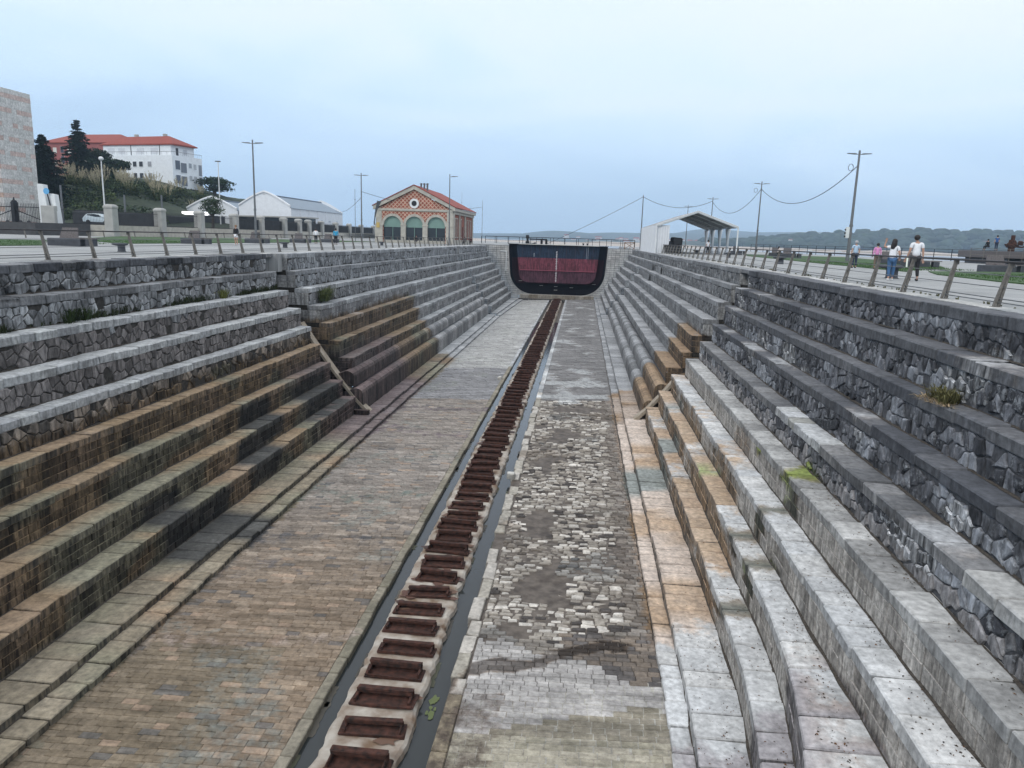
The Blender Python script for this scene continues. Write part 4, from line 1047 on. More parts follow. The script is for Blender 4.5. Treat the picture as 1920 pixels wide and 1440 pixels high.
# front wall with three arches: brick spandrel grid around the openings
def wallpts(x): # inside opening?
    return None
mb=MB(); st=.121; nx=100; nz_n=43; dz=EV/nz_n
inside=lambda x,z: any((abs(x-c)<rad and z<spr) or (z>=spr and math.hypot(x-c,z-spr)<rad) for c in cen)
for i in range(nx):
    xa=X0+i*st; j=0
    while j<nz_n:
        if inside(xa+st/2,(j+.5)*dz): j+=1; continue
        k=j
        while k<nz_n and not inside(xa+st/2,(k+.5)*dz): k+=1
        mb.add([(xa,YF,j*dz),(xa+st,YF,j*dz),(xa+st,YF,k*dz),(xa,YF,k*dz)],[(0,1,2,3)]); j=k
mb.add([(X0,YF,EV),(X1,YF,EV),(CX,YF,AP)],[(0,1,2)])
mb.build('front_wall',M['brk'],pv)
mb=MB(); mb.add([(X1,YF,0),(X1,YB,0),(X1,YB,EV),(X1,YF,EV)],[(0,1,2,3)]); mb.add([(X0,YF,0),(X0,YF,EV),(X0,YB,EV),(X0,YB,0)],[(0,1,2,3)]); mb.add([(X0,YB,0),(X0,YB,EV),(CX,YB,AP),(X1,YB,EV),(X1,YB,0)],[(0,1,2,3,4)]); mb.add([(X0,YF+3,0),(X1,YF+3,0),(X1,YF+3,EV),(X0,YF+3,EV)],[(0,1,2,3)],(1,1,1)); mb.build('side_wall',M['brk2'],pv)
# trims
def archring(c,r0,r1,y,dy,part='arch_trim'):
    a=MB(); n=16
    for q in range(n):
        t0,t1=math.pi*q/n,math.pi*(q+1)/n; P=[]
        for (t,r) in ((t0,r0),(t0,r1),(t1,r1),(t1,r0)): P.append((c+r*math.cos(t),y,spr+r*math.sin(t)))
        V=P+[(x,y+dy,z) for x,_,z in P]; a.add(V,[(3,2,1,0),(0,1,5,4),(1,2,6,5),(2,3,7,6),(3,0,4,7)])
    return a
for c in cen:
    a=archring(c,rad-.05,rad+.32,YF-.10,.35); a.build('arch_trim',M['trim'],pv,fix=True)
    # opening: blind above, glazed dark room below
    a=MB(); n=14; V=[(c-rad,YF+.25,2.55),(c+rad,YF+.25,2.55)]+[(c+rad*math.cos(math.pi*q/n),YF+.25,spr+rad*math.sin(math.pi*q/n)) for q in range(n+1)]
    a.add(V,[tuple(range(len(V)))]); w=a.build('window',M['shutter'],pv)
    a=MB(); a.add([(c-rad,YF+.3,.4),(c+rad,YF+.3,.4),(c+rad,YF+.3,2.6),(c-rad,YF+.3,2.6)],[(0,1,2,3)]); a.build('pane',M['glass'],w)
    a=MB(); a.box(c-rad,c+rad,YF+.18,YF+.28,2.45,2.6); a.box(c-.04,c+.04,YF+.2,YF+.28,.4,2.5); a.build('glazing_bar',M['shutter'],w)
    a=MB(); a.box(c-rad,c+rad,YF+.1,YF+.35,0,.45); a.build('sill',M['trim'],w)
for c in (X0+.35,(cen[0]+cen[1])/2,(cen[1]+cen[2])/2,X1-.35):
    w=.62 if abs(c-CX)>5 else .40
    a=MB(); a.chbox(c-w,c+w,YF-.12,YF+.3,0,spr+.15,.03); a.chbox(c-w-.08,c+w+.08,YF-.17,YF+.35,spr-.1,spr+.12,.03)
    if abs(c-CX)>5: a.chbox(c-w*.8,c+w*.8,YF-.1,YF+.28,spr+.12,EV,.03)
    a.build('pillar',M['trim'],pv)
a=MB(); a.chbox(X0-.2,X1+.2,YF-.15,YF+.1,EV-.25,EV+.12,.04); a.build('string_course',M['trim'],pv)
for s in (-1,1):
    a=MB(); xe=CX+s*6.55; ze=EV-.10
    V=[(xe,YF-.35,ze),(CX,YF-.35,AP+.05),(CX,YF-.35,AP+.65),(xe,YF-.35,ze+.55)]; V+= [(x,YF+.1,z) for x,_,z in V]
    a.add(V,[(0,1,2,3),(7,6,5,4),(0,4,5,1),(2,6,7,3),(0,3,7,4)]); a.build('gable_cornice',M['trim'],pv,fix=True)
    a=MB(); V=[(xe+s*.15,YF-.45,ze+.52),(CX,YF-.45,AP+.66),(CX,YB+.3,AP+.66),(xe+s*.15,YB+.3,ze+.52)]; V+=[(x,y,z+.12) for x,y,z in V]
    a.add(V,[(0,1,2,3),(7,6,5,4),(0,3,7,4),(0,4,5,1),(1,5,6,2),(2,6,7,3)]); a.build('roof',M['tile'],pv,fix=True)
a=MB()
for q in range(20):
    t0,t1=2*math.pi*q/20,2*math.pi*(q+1)/20; zc=6.15
    a.add([(CX+.42*math.cos(t0),YF-.14,zc+.42*math.sin(t0)),(CX+.75*math.cos(t0),YF-.14,zc+.75*math.sin(t0)),(CX+.75*math.cos(t1),YF-.14,zc+.75*math.sin(t1)),(CX+.42*math.cos(t1),YF-.14,zc+.42*math.sin(t1)),(CX+.75*math.cos(t0),YF,zc+.75*math.sin(t0)),(CX+.75*math.cos(t1),YF,zc+.75*math.sin(t1))],[(0,1,2,3),(1,4,5,2)])
ow=a.build('round_window',M['white'],pv,fix=True); a=MB(); a.add([(CX+.43*math.cos(2*math.pi*q/20),YF-.05,6.15+.43*math.sin(2*math.pi*q/20)) for q in range(20)],[tuple(range(20))]); a.build('pane',M['dark'],ow)
for s in (-1,1):
    a=MB(); xw=X1 if s>0 else X0; a.chbox(min(xw,xw+s*.55),max(xw,xw+s*.55),YF-.3,YB+.2,EV-.08,EV+.42,.03); a.build('eaves_cornice',M['trim'],pv)
for (x) in (-26.1,-25.6,-25.1):
    a=MB(); a.lathe([(.15,8.2),(.15,9.2),(.2,9.25),(.2,9.4),(.08,9.45)],x,119.5,8); a.build('metal_flue',M['steel'],pv)
a=MB(); a.chbox(X1,X1+.3,YF,YF+.9,0,EV,.03); 
for y in (123.5,129.5,138.3): a.chbox(X1,X1+.18,y-.35,y+.35,0,EV,.02)
a.chbox(X1,X1+.25,YF,YB,EV-.5,EV,.03); a.chbox(X1,X1+.12,YF,YB,0,.7,.03); a.build('pilaster_trim',M['trim'],pv)
for y in (120,121.6,125.5,131.8,134,136.2):
    a=MB(); a.chbox(X1,X1+.10,y-.45,y+.45,1.0,4.2,.02); w=a.build('window_surround',M['trim'],pv); a=MB(); a.box(X1+.10,X1+.13,y-.28,y+.28,1.2,4.0,(.20,.10,.08)); a.build('pane',M['attr'],w)
a=MB(); a.box(X1,X1+.12,127,128.3,.05,2.9,(.16,.06,.04)); a.build('door',M['attr'],pv)
a=MB(); a.box(X0+.0,X0+.5,YF-.2,YF-.13,2.3,3.1,(.5,.36,.12)); a.build('sign_plate',M['attr'],pv)
# ------------------------------------------------------------------ white tent
tn=empty('white_tent',(13.4,91,0),'open white event tent with a pitched canvas roof and gathered side curtains','tent')
TX0,TX1,TA,TE,TY0,TY1=8.7,18.2,5.0,3.3,91,113; TC=13.4
M['canvas']=simple('tent_canvas',(.62,.64,.66),.8,var=.04,scale=2)
M['canvasd']=simple('tent_roof_canvas',(.30,.305,.31),.9,var=.08,scale=1)
a=MB()
for s,xe in ((-1,TX0),(1,TX1)):
    V=[(xe,TY0-.15,TE),(TC,TY0-.15,TA),(TC,TY1,TA),(xe,TY1,TE)]; V+=[(x,y,z+.05) for x,y,z in V]
    a.add(V,[(0,1,2,3),(7,6,5,4),(0,3,7,4),(0,4,5,1),(1,5,6,2),(2,6,7,3)])
a.build('roof_canvas',M['canvasd'],tn,fix=True)
for y in [TY0,TY0+5.5,TY0+11,TY0+16.5,TY1]:
    t=.16 if y==TY0 else .09
    a=MB(); a.tube([(TX0,y,TE-.05),(TC,y,TA-.05),(TX1,y,TE-.05)],t,6); a.build('rafter',M['white'],tn)
for x,z in ((TX0,TE),(TC,TA-.05),(TX1,TE),((TX0+TC)/2,(TA+TE)/2),((TX1+TC)/2,(TA+TE)/2)): a=MB(); a.tube([(x,TY0,z-.06),(x,TY1,z-.06)],.05,5); a.build('purlin',M['steel'],tn)
for x in (TX0,TX1):
    for y in [TY0,TY0+5.5,TY0+11,TY0+16.5,TY1]:
        a=MB(); a.tube([(x,y,0),(x,y,TE)],.09,6); a.build('leg',M['white'] if x==TX0 or y==TY0 else M['canvas'],tn)
        if x==TX1 and y>TY0:
            a=MB(); a.lathe([(.30,0),(.20,.5),(.09,1.1),(.16,1.9),(.34,TE-.1)],x-.12,y,9,sx=1.0); a.build('gathered_curtain',M['canvas'],tn,smooth=True)
a=MB(); n=60
for q in range(n):
    y0=TY0+22*q/n; y1=TY0+22*(q+1)/n; z=.12*math.sin(q*1.9); z2=.12*math.sin((q+1)*1.9); a.add([(TX0-.05+z,y0,0),(TX0-.05+z2,y1,0),(TX0-.05+z2,y1,TE),(TX0-.05+z,y0,TE),(TX0-.02+z,y0,0),(TX0-.02+z2,y1,0),(TX0-.02+z2,y1,TE),(TX0-.02+z,y0,TE)],[(0,1,2,3),(7,6,5,4)])
a.build('side_curtain',M['canvas'],tn)
a=MB(); 
for q in range(10):
    x0=TX0+.05+1.5*q/10; x1=TX0+.05+1.5*(q+1)/10; z=.06*(q%2); z2=.06*((q+1)%2); a.add([(x0,TY0+.1+z,0),(x1,TY0+.1+z2,0),(x1,TY0+.1+z2,TE),(x0,TY0+.1+z,TE)],[(0,1,2,3)])
a.build('end_curtain',M['canvas'],tn)
for k,(x,y,w,h,lab) in enumerate(((10.2,92,1.3,1.5,'left black covered equipment crate under the tent'),(11.3,92.5,1.2,1.9,'taller black covered equipment crate under the tent'),(10.7,90.6,1.8,.9,'low black equipment crate in front of the tent pile'))):
    a=MB(); a.chbox(x-w/2,x+w/2,y-.5,y+.5,0,h,.12,(1,1,1),.12); tag(a.build('equipment_crate',M['dark']),lab,'crate','black crates under the tent')
a=MB(); a.tube([(7.9,126.8,.0),(7.9,126.8,1.1)],.04,5); 
for x in (7.0,8.6): a.tube([(x,126.8,0),(x,126.8,1.15)],.06,5)
a.tube([(7,126.8,.1),(8.6,126.8,1.1)],.04,5); a.tube([(7,126.8,1.1),(8.6,126.8,.1)],.04,5); a.tube([(7,126.8,1.15),(8.6,126.8,1.15)],.05,5)
M['wood']=simple('brown_timber',(.20,.10,.045),.8,var=.2,scale=6); tag(a.build('timber_barrier',M['wood']),'brown cross-braced timber barrier at the end of the right railing','barrier')
# ------------------------------------------------------------------ benches and bollards
def bench(x,y,rz,w,label,back=True,grp='stone benches along the quays'):
    t=empty('stone_bench',(x,y,0),label,'bench',grp,rz)
    a=MB(); a.local=True; a.rbox(0,0,0,w,.75,.45,0,b=.04); a.build('plinth',M['bench'],t)
    a=MB(); a.local=True; a.rbox(w*.45,0,.45,w*1.0,.6,.06,0,b=.015); a.build('seat',M['slat'],t)
    a=MB(); a.local=True; a.rbox(w*.75,0,.02,w*.22,.6,.42,0,b=.02); a.build('support',M['bench'],t)
    if back:
        a=MB(); a.local=True; V=[(-w*.28,.20,.45),(w*.28,.20,.45),(w*.24,.48,1.08),(-w*.24,.48,1.08),(-w*.28,.32,.45),(w*.28,.32,.45),(w*.24,.56,1.08),(-w*.24,.56,1.08)]
        a.add(V,[(0,1,2,3),(7,6,5,4),(0,4,5,1),(2,6,7,3),(0,3,7,4),(1,5,6,2)]); a.build('backrest',M['slat'],t,fix=True)
    return t
bench(-30.9,42.4,.15,1.9,'nearest dark stone bench on the left quay, beside the lawn')
bench(-32.3,59.6,.1,1.7,'second dark stone bench on the left quay, just left of the woman in black')
bench(-32.6,72.0,.1,1.7,'dark stone bench at the foot of the nearest left lamp post'); bench(-32.8,84,.1,1.7,'dark stone bench between the two left lamp posts')
bench(-32.8,94,.1,1.7,'most distant dark stone bench on the left quay')
bench(26.0,66,-.1,2.3,'dark stone bench behind the lawn left of the big lamp post'); bench(22.6,85,0,1.6,'dark stone bench below the second right lamp post')
bench(20.0,100,0,1.4,'small dark bench at the right end of the tent'); bench(24.5,57.6,-.1,1.8,'dark stone bench beside the man in light blue'); bench(26.5,50.5,-.1,2.0,'dark stone bench behind the man in the white T-shirt')
bench(23.2,92.5,0,1.6,'dark bench where a woman sits beyond the tent',back=True)
def bollard(x,y,label,s=1,rz=0):
    t=empty('mooring_bollard',(x,y,0),label,'bollard','mushroom mooring bollards on the quays',rz)
    a=MB(); a.local=True; a.lathe([(.24*s,0),(.2*s,.03),(.19*s,.2*s),(.2*s,.33*s)],0,0,14); a.build('shaft',M['bench'],t,smooth=True)
    a=MB(); a.local=True; a.lathe([(.2*s,.33*s),(.36*s,.37*s),(.38*s,.42*s),(.3*s,.47*s),(.05*s,.48*s)],-.08*s,0,14,sx=1.15); a.build('head',M['bench'],t,smooth=True)
for (x,y,l,s) in ((-22.8,35.2,'nearest mushroom bollard on the left quay',.9),(-22.9,56,'second mushroom bollard on the left quay',.9),(-22.9,84,'third mushroom bollard on the left quay, near the people',.9),(13.5,33.9,'large dark bollard between the walking couple',1.25),(14.0,54.4,'second dark bollard on the right quay',1.1),(14.1,74,'third dark bollard on the right quay',1.0),(14.2,95,'small distant bollard on the right quay near the tent',1.0)): bollard(x,y,l,s)
# ------------------------------------------------------------------ waterside railing, raised deck, anchor sculpture
straight_rail('waterside_railing',[(49.6,101,0),(41.8,129,0),(36,165,0)],1.5,3.2,(1,.75,.5,.25),'distant dark railing along the water on the right quay',pr=.05,r=.03)
straight_rail('waterside_railing',[(58,60,0),(49.6,101,0)],1.5,3.2,(1,.75,.5,.25),'nearer stretch of dark waterside railing at the right edge',pr=.05,r=.03)
dk=empty('raised_deck',(47,88,0),'raised dark timber deck by the water at the right edge','deck')
a=MB(); a.chbox(44.2,53,87,93,.65,1.42,.05); a.build('planked_side',M['slat'],dk)
for x in (44.6,46.5,48.5,50.5): a=MB(); a.chbox(x,x+.3,87.2,92,0,.65,.03); a.build('support',M['bench'],dk)
straight_rail('deck_railing',[(42.5,86.6,.3),(52,86.6,.3)],1.35,1.4,(1,.5),'pale railing in front of the raised timber deck',mat='post')
an=empty('rusty_sculpture',(47.4,88,1.45),'rusty iron sculpture like an old ship fitting on the raised deck','sculpture')
a=MB(); a.blob((47.4,88,2.1),.5,.35,.55,jit=.4); a.chbox(46.8,48.0,87.7,88.3,1.95,2.2,.03,(1,1,1),.08); a.chbox(47.1,47.7,87.8,88.2,1.4,1.8,.05); a.chbox(47.25,47.6,87.85,88.15,2.5,3.2,.04); a.build('iron_body',M['rust'],an)
a=MB(); a.tube([(47.7,88,2.0),(48.5,88,1.9),(49.2,88,2.2)],[.12,.09,.05],6); a.blob((48.3,88,2.35),.35,.2,.25,jit=.3); a.build('iron_arm',M['rust'],an)
# ------------------------------------------------------------------ iron fence with stone pillars, gate, pylons
road=slab('street',[(-62,80),(-58.5,88),(-58.5,150),(-72,262),(-130,262),(-130,80)],-.5,1.4,simple('asphalt',(.06,.06,.062),.9,var=.15,scale=2))
fn=empty('iron_fence',(-57,90,0),'black iron fence between thick pale stone pillars along the street','fence')
FP=[(-57.4,87),(-57.2,97.3),(-57,107.4),(-57,118.6),(-57,128.6),(-57,138.9),(-57.6,148),(-58.4,155.5),(-60,168),(-61.5,182.5),(-63,198),(-64.5,214),(-66,232)]
P0=(-63.2,84.5)
def panel(p,q,zb=1.35,zt=3.25,step=.16,parent=fn,plinth=True):
    p=Vector((*p,0)); q=Vector((*q,0)); n=int((q-p).length/step); a=MB()
    for i in range(1,n):
        w=p.lerp(q,i/n); a.tube([(w.x,w.y,zb),(w.x,w.y,zt),(w.x,w.y,zt+.14)],[.016,.016,.004],4,caps=False)
    for z in (zb+.08,zt-.25): a.tube([(p.x,p.y,z),(q.x,q.y,z)],.03,4)
    o=a.build('iron_panel',M['dark'],parent)
    if plinth:
        a=MB(); d=(q-p).normalized(); nn=Vector((-d.y,d.x,0))*.22; V=[tuple(v+Vector((0,0,z))) for z in (0,zb) for v in (p-nn,q-nn,q+nn,p+nn)]
        a.add(V,[(0,3,2,1),(4,5,6,7),(0,1,5,4),(1,2,6,5),(2,3,7,6),(3,0,4,7)]); a.build('plinth',M['trim'],parent,fix=True)
M['gran']=simple('grey_granite',(.36,.36,.34),.85,var=.12,scale=1.2)
for i,(x,y) in enumerate(FP):
    a=MB(); w=.62; a.chbox(x-w,x+w,y-w,y+w,0,.5,.04); a.chbox(x-w*.92,x+w*.92,y-w*.92,y+w*.92,.5,3.35,.05)
    a.chbox(x-w,x+w,y-w,y+w,3.35,3.5,.04); n=6
    for q in range(n):
        t0=q/n; t1=(q+1)/n; r0=w*math.sqrt(1-.75*t0*t0); r1=w*math.sqrt(max(0,1-.75*t1*t1)); a.add([(x+sx*r,y+sy*r,3.5+.35*t) for r,t in ((r0,t0),(r1,t1)) for sx,sy in ((-1,-1),(1,-1),(1,1),(-1,1))],[(0,1,5,4),(1,2,6,5),(2,3,7,6),(3,0,4,7),(4,5,6,7)])
    a.build('stone_pillar',M['gran'],fn)
    if i: panel(FP[i-1],(x,y),step=.16 if i<4 else .3)
panel(P0,FP[0])
gt=empty('iron_gate',(-70,89,0),'tall black double iron gate with a heavy centre post at the left edge','gate')
def gx(px): return lp(-74.5,-67.0,px/97)
a=MB()
for i in range(42):
    x=lp(-76,-67.2,i/41); a.tube([(x,89.5,.6),(x,89.5,3.6),(x,89.5,3.85)],[.03,.03,.005],4,caps=False)
for z in (.75,1.0,3.3): a.tube([(-76.5,89.5,z),(-67,89.5,z)],.05,5)
a.tube([(-71.9,89.4,3.0),(-67.1,89.4,1.3)],.06,5); a.tube([(-71.9,89.4,3.0),(-76.5,89.4,1.3)],.06,5); a.build('bar_leaf',M['dark'],gt)
a=MB(); a.chbox(-72.15,-71.65,89.1,89.9,.4,3.9,.05); a.lathe([(.3,3.9),(.35,4.0),(.1,4.2),(.06,4.5)],-71.9,89.5,8); a.build('centre_post',M['dark'],gt)
a=MB(); a.chbox(-67.3,-66.8,89.2,89.8,.2,3.5,.05); a.build('hinge_post',M['dark'],gt)
a=MB()
for x in (-72.8,-71.0,-69.9): a.blob((x,89.2,1.4),.3,.1,.25)
a.build('scroll_work',M['dark'],gt)
a=MB(); a.chbox(-86,-66,88.9,90.2,0,.6,.05); tag(a.build('gate_threshold_wall',M['bench']),'low dark wall under the iron gate','wall')
py=empty('white_pylons',(-63,84,0),'pair of white slanted stone pylons beside the iron gate','sculpture')
for (x,w,h,ln) in ((-63.4,.62,5.9,-.35),(-62.2,.5,4.8,-.1)):
    a=MB(); y=84; V=[(x-w,y-.4,0),(x+w,y-.4,0),(x+w,y+.4,0),(x-w,y+.4,0),(x-w*.8+ln*.6,y-.35,h),(x+w*.45+ln*.6,y-.35,h-.1),(x+w*.45+ln*.6,y+.35,h-.1),(x-w*.8+ln*.6,y+.35,h)]
    a.add(V,[(0,3,2,1),(4,5,6,7),(0,1,5,4),(1,2,6,5),(2,3,7,6),(3,0,4,7)]); a.build('slanted_pylon',M['white'],py)
a=MB(); a.chbox(-63.6,-61.9,83.2,83.8,0,3.4,.05); a.build('grey_pedestal',M['gran'],py)
rs=empty('round_sign',(-62.7,83.4,0),'round blue sign on a short dark post between the white pylons','sign')
a=MB(); a.tube([(-62.55,83.5,3.4),(-62.8,83.5,4.8)],.07,6); a.build('post',M['dark'],rs)
a=MB()
V=[(-62.85+.36*math.cos(2*math.pi*q/14),83.4,5.05+.36*math.sin(2*math.pi*q/14)) for q in range(14)]; a.add(V+[(x,y+.05,z) for x,y,z in V],[tuple(range(14)),tuple(range(27,13,-1))]+[(i,(i+1)%14,14+(i+1)%14,14+i) for i in range(14)],(.12,.36,.62)); a.build('disc',M['attr'],rs)
# ------------------------------------------------------------------ hillside
def hh(x,y):
    k=(1-ss(.68,.76,-x/y)*(1-ss(140,150,y)))*(1-ss(216,246,y)*ss(-150,-128,x))*(1-ss(-96,-92,x)*ss(158,164,y))
    return 1.2+(8.6*ss(-66,-106,x)*ss(102,150,y)+5*ss(-100,-122,x)*ss(168,205,y)+.7*nz(x,y,0,.08)*ss(-66,-80,x))*k
mb=MB(); nx,ny=60,60
for j in range(ny+1):
    for i in range(nx+1):
        x=lp(-62,-260,i/nx); y=lp(92,330,j/ny); mb.v.append((x,y,hh(x,y)))
for j in range(ny):
    for i in range(nx): o=j*(nx+1)+i; mb.f.append((o+1,o,o+nx+1,o+nx+2)); mb.c.append((1,1,1))
M['scrub']=simple('dark_scrub',(.012,.022,.012),.95,var=.3,scale=.5,bump=1,col2=(.04,.055,.028),det=10)
tag(mb.build('hillside',M['scrub'],smooth=True),kind='structure')
def leafcloud(mb,c,r,n,s,col,flat=.8,shell=.55,gaps=0):
    for _ in range(n):
        while 1:
            u=Vector((random.uniform(-1,1),random.uniform(-1,1),random.uniform(-1,1)))
            if shell<u.length<1 : break
        p=Vector((c[0]+u.x*r[0],c[1]+u.y*r[1],c[2]+u.z*r[2]))
        if gaps and nz(p.x,p.y,p.z,gaps)<-.12: continue
        a=Vector((random.uniform(-1,1),random.uniform(-1,1),random.uniform(-.6,.6))).normalized(); b=a.cross(Vector((random.uniform(-1,1),random.uniform(-1,1),random.uniform(-1,1)))).normalized()
        k=s*random.uniform(.6,1.3); cc=mul(col,random.uniform(.55,1.5))
        mb.add([tuple(p-a*k),tuple(p-b*k*.6),tuple(p+a*k),tuple(p+b*k*.6)],[(0,1,2,3)],cc)
def bushtree(x,y,z,h,w,label,col=(.018,.032,.018),name='round_tree',trunk=.25,n=1500,s=.22,grp=None,clumps=14):
    t=empty(name,(x,y,z),label,'tree',grp); a=MB(); th=h*trunk+.3
    a.tube([(x,y,z-.3),(x+.1,y,z+th*.6),(x,y,z+th+h*.25)],[.05*w,.04*w,.02*w],6)
    for k in range(5):
        an=k*1.3; a.tube([(x,y,z+th*.8),(x+math.cos(an)*w*.28,y+math.sin(an)*w*.28,z+th+h*.35)],[.022*w,.008*w],5)
    a.build('trunk',M['bark'],t); a=MB()
    for k in range(clumps):
        an=random.uniform(0,6.28); rr=random.uniform(0,.62)*w/2; zz=random.uniform(.1,.85); tp=math.sqrt(max(.15,1-(zz-.25)**2*1.4)); 
        leafcloud(a,(x+math.cos(an)*rr*tp,y+math.sin(an)*rr*tp,z+th+(h-th)*zz),(w*.26,w*.26,(h-th)*.2),n//clumps,s,mul(col,random.uniform(.7,1.4)),gaps=.0,shell=.3)
    a.build('crown',M['leaf'],t); return t
def conifer(x,y,z,h,w,label,col=(.010,.020,.014)):
    t=empty('conifer',(x,y,z),label,'tree'); a=MB(); a.tube([(x,y,z-.5),(x,y,z+h*.98)],[.35,.04],7); a.build('trunk',M['bark'],t); a=MB()
    lv=34
    for i in range(lv):
        f=i/lv; zz=z+h*(.06+.92*f); L_=w/2*((1-f)**.8)*1.0+.15
        nb=13 if f<.85 else 7
        for k in range(nb):
            an=random.uniform(0,6.28); ll=L_*random.uniform(.4,1.3); dx,dy=math.cos(an),math.sin(an)
            for q in range(9):
                tt=(q+1)/9; p=Vector((x+dx*ll*tt,y+dy*ll*tt,zz+ll*.12*tt-ll*.22*tt*tt+(.25*ll*tt if f>.85 else 0)))
                for _ in range(4):
                    a_=Vector((dx*.5+random.uniform(-.6,.6),dy*.5+random.uniform(-.6,.6),random.uniform(-.7,.1))).normalized(); b_=a_.cross(Vector((0,0,1))).normalized(); s_=random.uniform(.35,.7)*(1.2-f*.45)
                    a.add([tuple(p-b_*s_*.5),tuple(p+a_*s_),tuple(p+b_*s_*.5),tuple(p-a_*s_*.4)],[(0,1,2,3)],mul(col,random.uniform(.5,1.7)))
    a.build('crown',M['leaf'],t)
conifer(-119,170,8.6,17.3,10.5,'tall dark spruce standing in front of the red apartment block')
conifer(-105.5,140,5.5,13.2,9.5,'dark conifer half hidden beside the striped stone building')
bushtree(-128,190,11.5,9.6,11,'broad dark tree to the right of the spruce, below the white block',n=3500,s=.3)
bushtree(-120.5,186,13.0,5.2,9,'smaller dark round bush in front of the white block windows',n=2500,s=.28)
bushtree(-106.5,210,10.5,5.5,12,'dark tree right of the white apartment block',n=2200,s=.3)
bushtree(-117,178,10,6.5,8,'dark shrubby tree at the foot of the spruce',n=2200,s=.3)
bushtree(-66.5,130,1.4,5.6,5.6,'small street tree with a thin trunk before the white sheds',col=(.04,.06,.032),n=1800,s=.16,trunk=.38,name='street_tree')
# shrubs on the slope and pampas clumps
mb=MB()
for _ in range(900):
    x=random.uniform(-128,-70); y=random.uniform(112,186); z=hh(x,y); r=random.uniform(.8,2.3)
    if x<-98 and y<138: continue
    if z<1.9 or (x>-90 and y>136): continue
    leafcloud(mb,(x,y,z+r*.3),(r*1.2,r*1.2,r*.8),60,.27,mixc((.014,.026,.014),(.06,.08,.035),random.random()**1.6),shell=.4)
tag(mb.build('hillside_shrubs',M['leaf']),'dark shrubs covering the slope below the apartment blocks','shrubs',kind='stuff')
pamp=[(-103,140),(-108,144),(-107,149),(-110,152),(-104,148),(-108,158),(-112,160),(-103,155),(-105,163),(-101,160),(-98,165),(-102,170),(-97,171),(-99,178),(-94,174),(-96,182),(-92,178),(-89,174),(-91,184),(-87,178),(-85,170),(-113,150),(-106,166),(-100,146),(-97,152),(-93,148),(-95,160),(-91,158),(-104,143),(-96,142),(-92,165),(-100,156),(-90,152)]
def pampas():
    t=empty('pampas_grass',(0,0,0)); a=MB(); a.local=True
    for _ in range(420): tuft(a,random.uniform(-.5,.5),random.uniform(-.5,.5),0,1.9,1,(.07,.085,.035),1.3,.9)
    v=a.v; a.build('leaf_clump',M['leaf'],t); a=MB(); a.local=True
    for _ in range(16):
        an=random.uniform(0,6.28); r=random.uniform(.4,1.5); h=random.uniform(2.2,3.3); bx,by=math.cos(an)*r,math.sin(an)*r
        a.tube([(bx*.3,by*.3,.3),(bx*.8,by*.8,h*.7)],.02,4,(.3,.27,.18))
        for k in range(26):
            tt=k/26; p=Vector((bx*(.8+.35*tt),by*(.8+.35*tt),h*(.68+.36*tt))); w=.17*math.sin(math.pi*(tt*.9+.1))+.04
            d_=Vector((random.uniform(-1,1),random.uniform(-1,1),random.uniform(.2,1.2))).normalized()*w*1.6; e=Vector((random.uniform(-1,1),random.uniform(-1,1),0)).normalized()*.05
            a.add([tuple(p-e),tuple(p+e),tuple(p+d_)],[(0,1,2)],mul((.34,.31,.23),random.uniform(.7,1.3)))
    a.build('plumes',M['leaf'],t); return t
pk=[pampas() for _ in range(3)]
for i,(x,y) in enumerate(pamp):
    o=pk[i] if i<3 else copytree(pk[i%3]); o.location=(x,y,hh(x,y)+.2); o.rotation_euler=(0,0,i*1.7); s_=random.uniform(1.0,1.45); o.scale=(s_,s_,s_)
    tag(o,'one of the cream-plumed pampas grass clumps on the slope below the apartment blocks','pampas grass','pampas grass clumps on the slope')
# ------------------------------------------------------------------ buildings on the hill
def facade(root,p,q,wins,off=.04,depth=.08,frame=None,mat=None):
    # wins: (t,z,w,h,paneColour,frameColour)
    p=Vector((*p,0)); q=Vector((*q,0)); d=(q-p).normalized(); n=Vector((d.y,-d.x,0)); Ln=(q-p).length
    for (t,z,w,h,pc,fc) in wins:
        c=p+d*Ln*t
        def quadbox(w_,h_,o0,o1,col,name,par):
            a=MB(); V=[]
            for o_ in (o0,o1):
                for (sx,sz) in ((-1,-1),(1,-1),(1,1),(-1,1)): v=c+d*sx*w_/2+n*o_; V.append((v.x,v.y,z+sz*h_/2))
            a.add(V,[(4,5,6,7),(0,1,5,4),(1,2,6,5),(2,3,7,6),(3,0,4,7)],col); return a.build(name,M['attr'],par,fix=True)
        fr=quadbox(w+.25,h+.25,0,depth,fc,'window',root); quadbox(w,h,0,depth+.03,pc,'pane',fr)
def hull(poly,z0,z1,mat,name,root,col=(1,1,1)):
    n=len(poly); a=MB(); a.add([(x,y,z0) for x,y in poly]+[(x,y,z1) for x,y in poly],[tuple(range(n,2*n)),tuple(range(n))[::-1]]+[(i,(i+1)%n,n+(i+1)%n,n+i) for i in range(n)],col); return a.build(name,mat,root,fix=True)
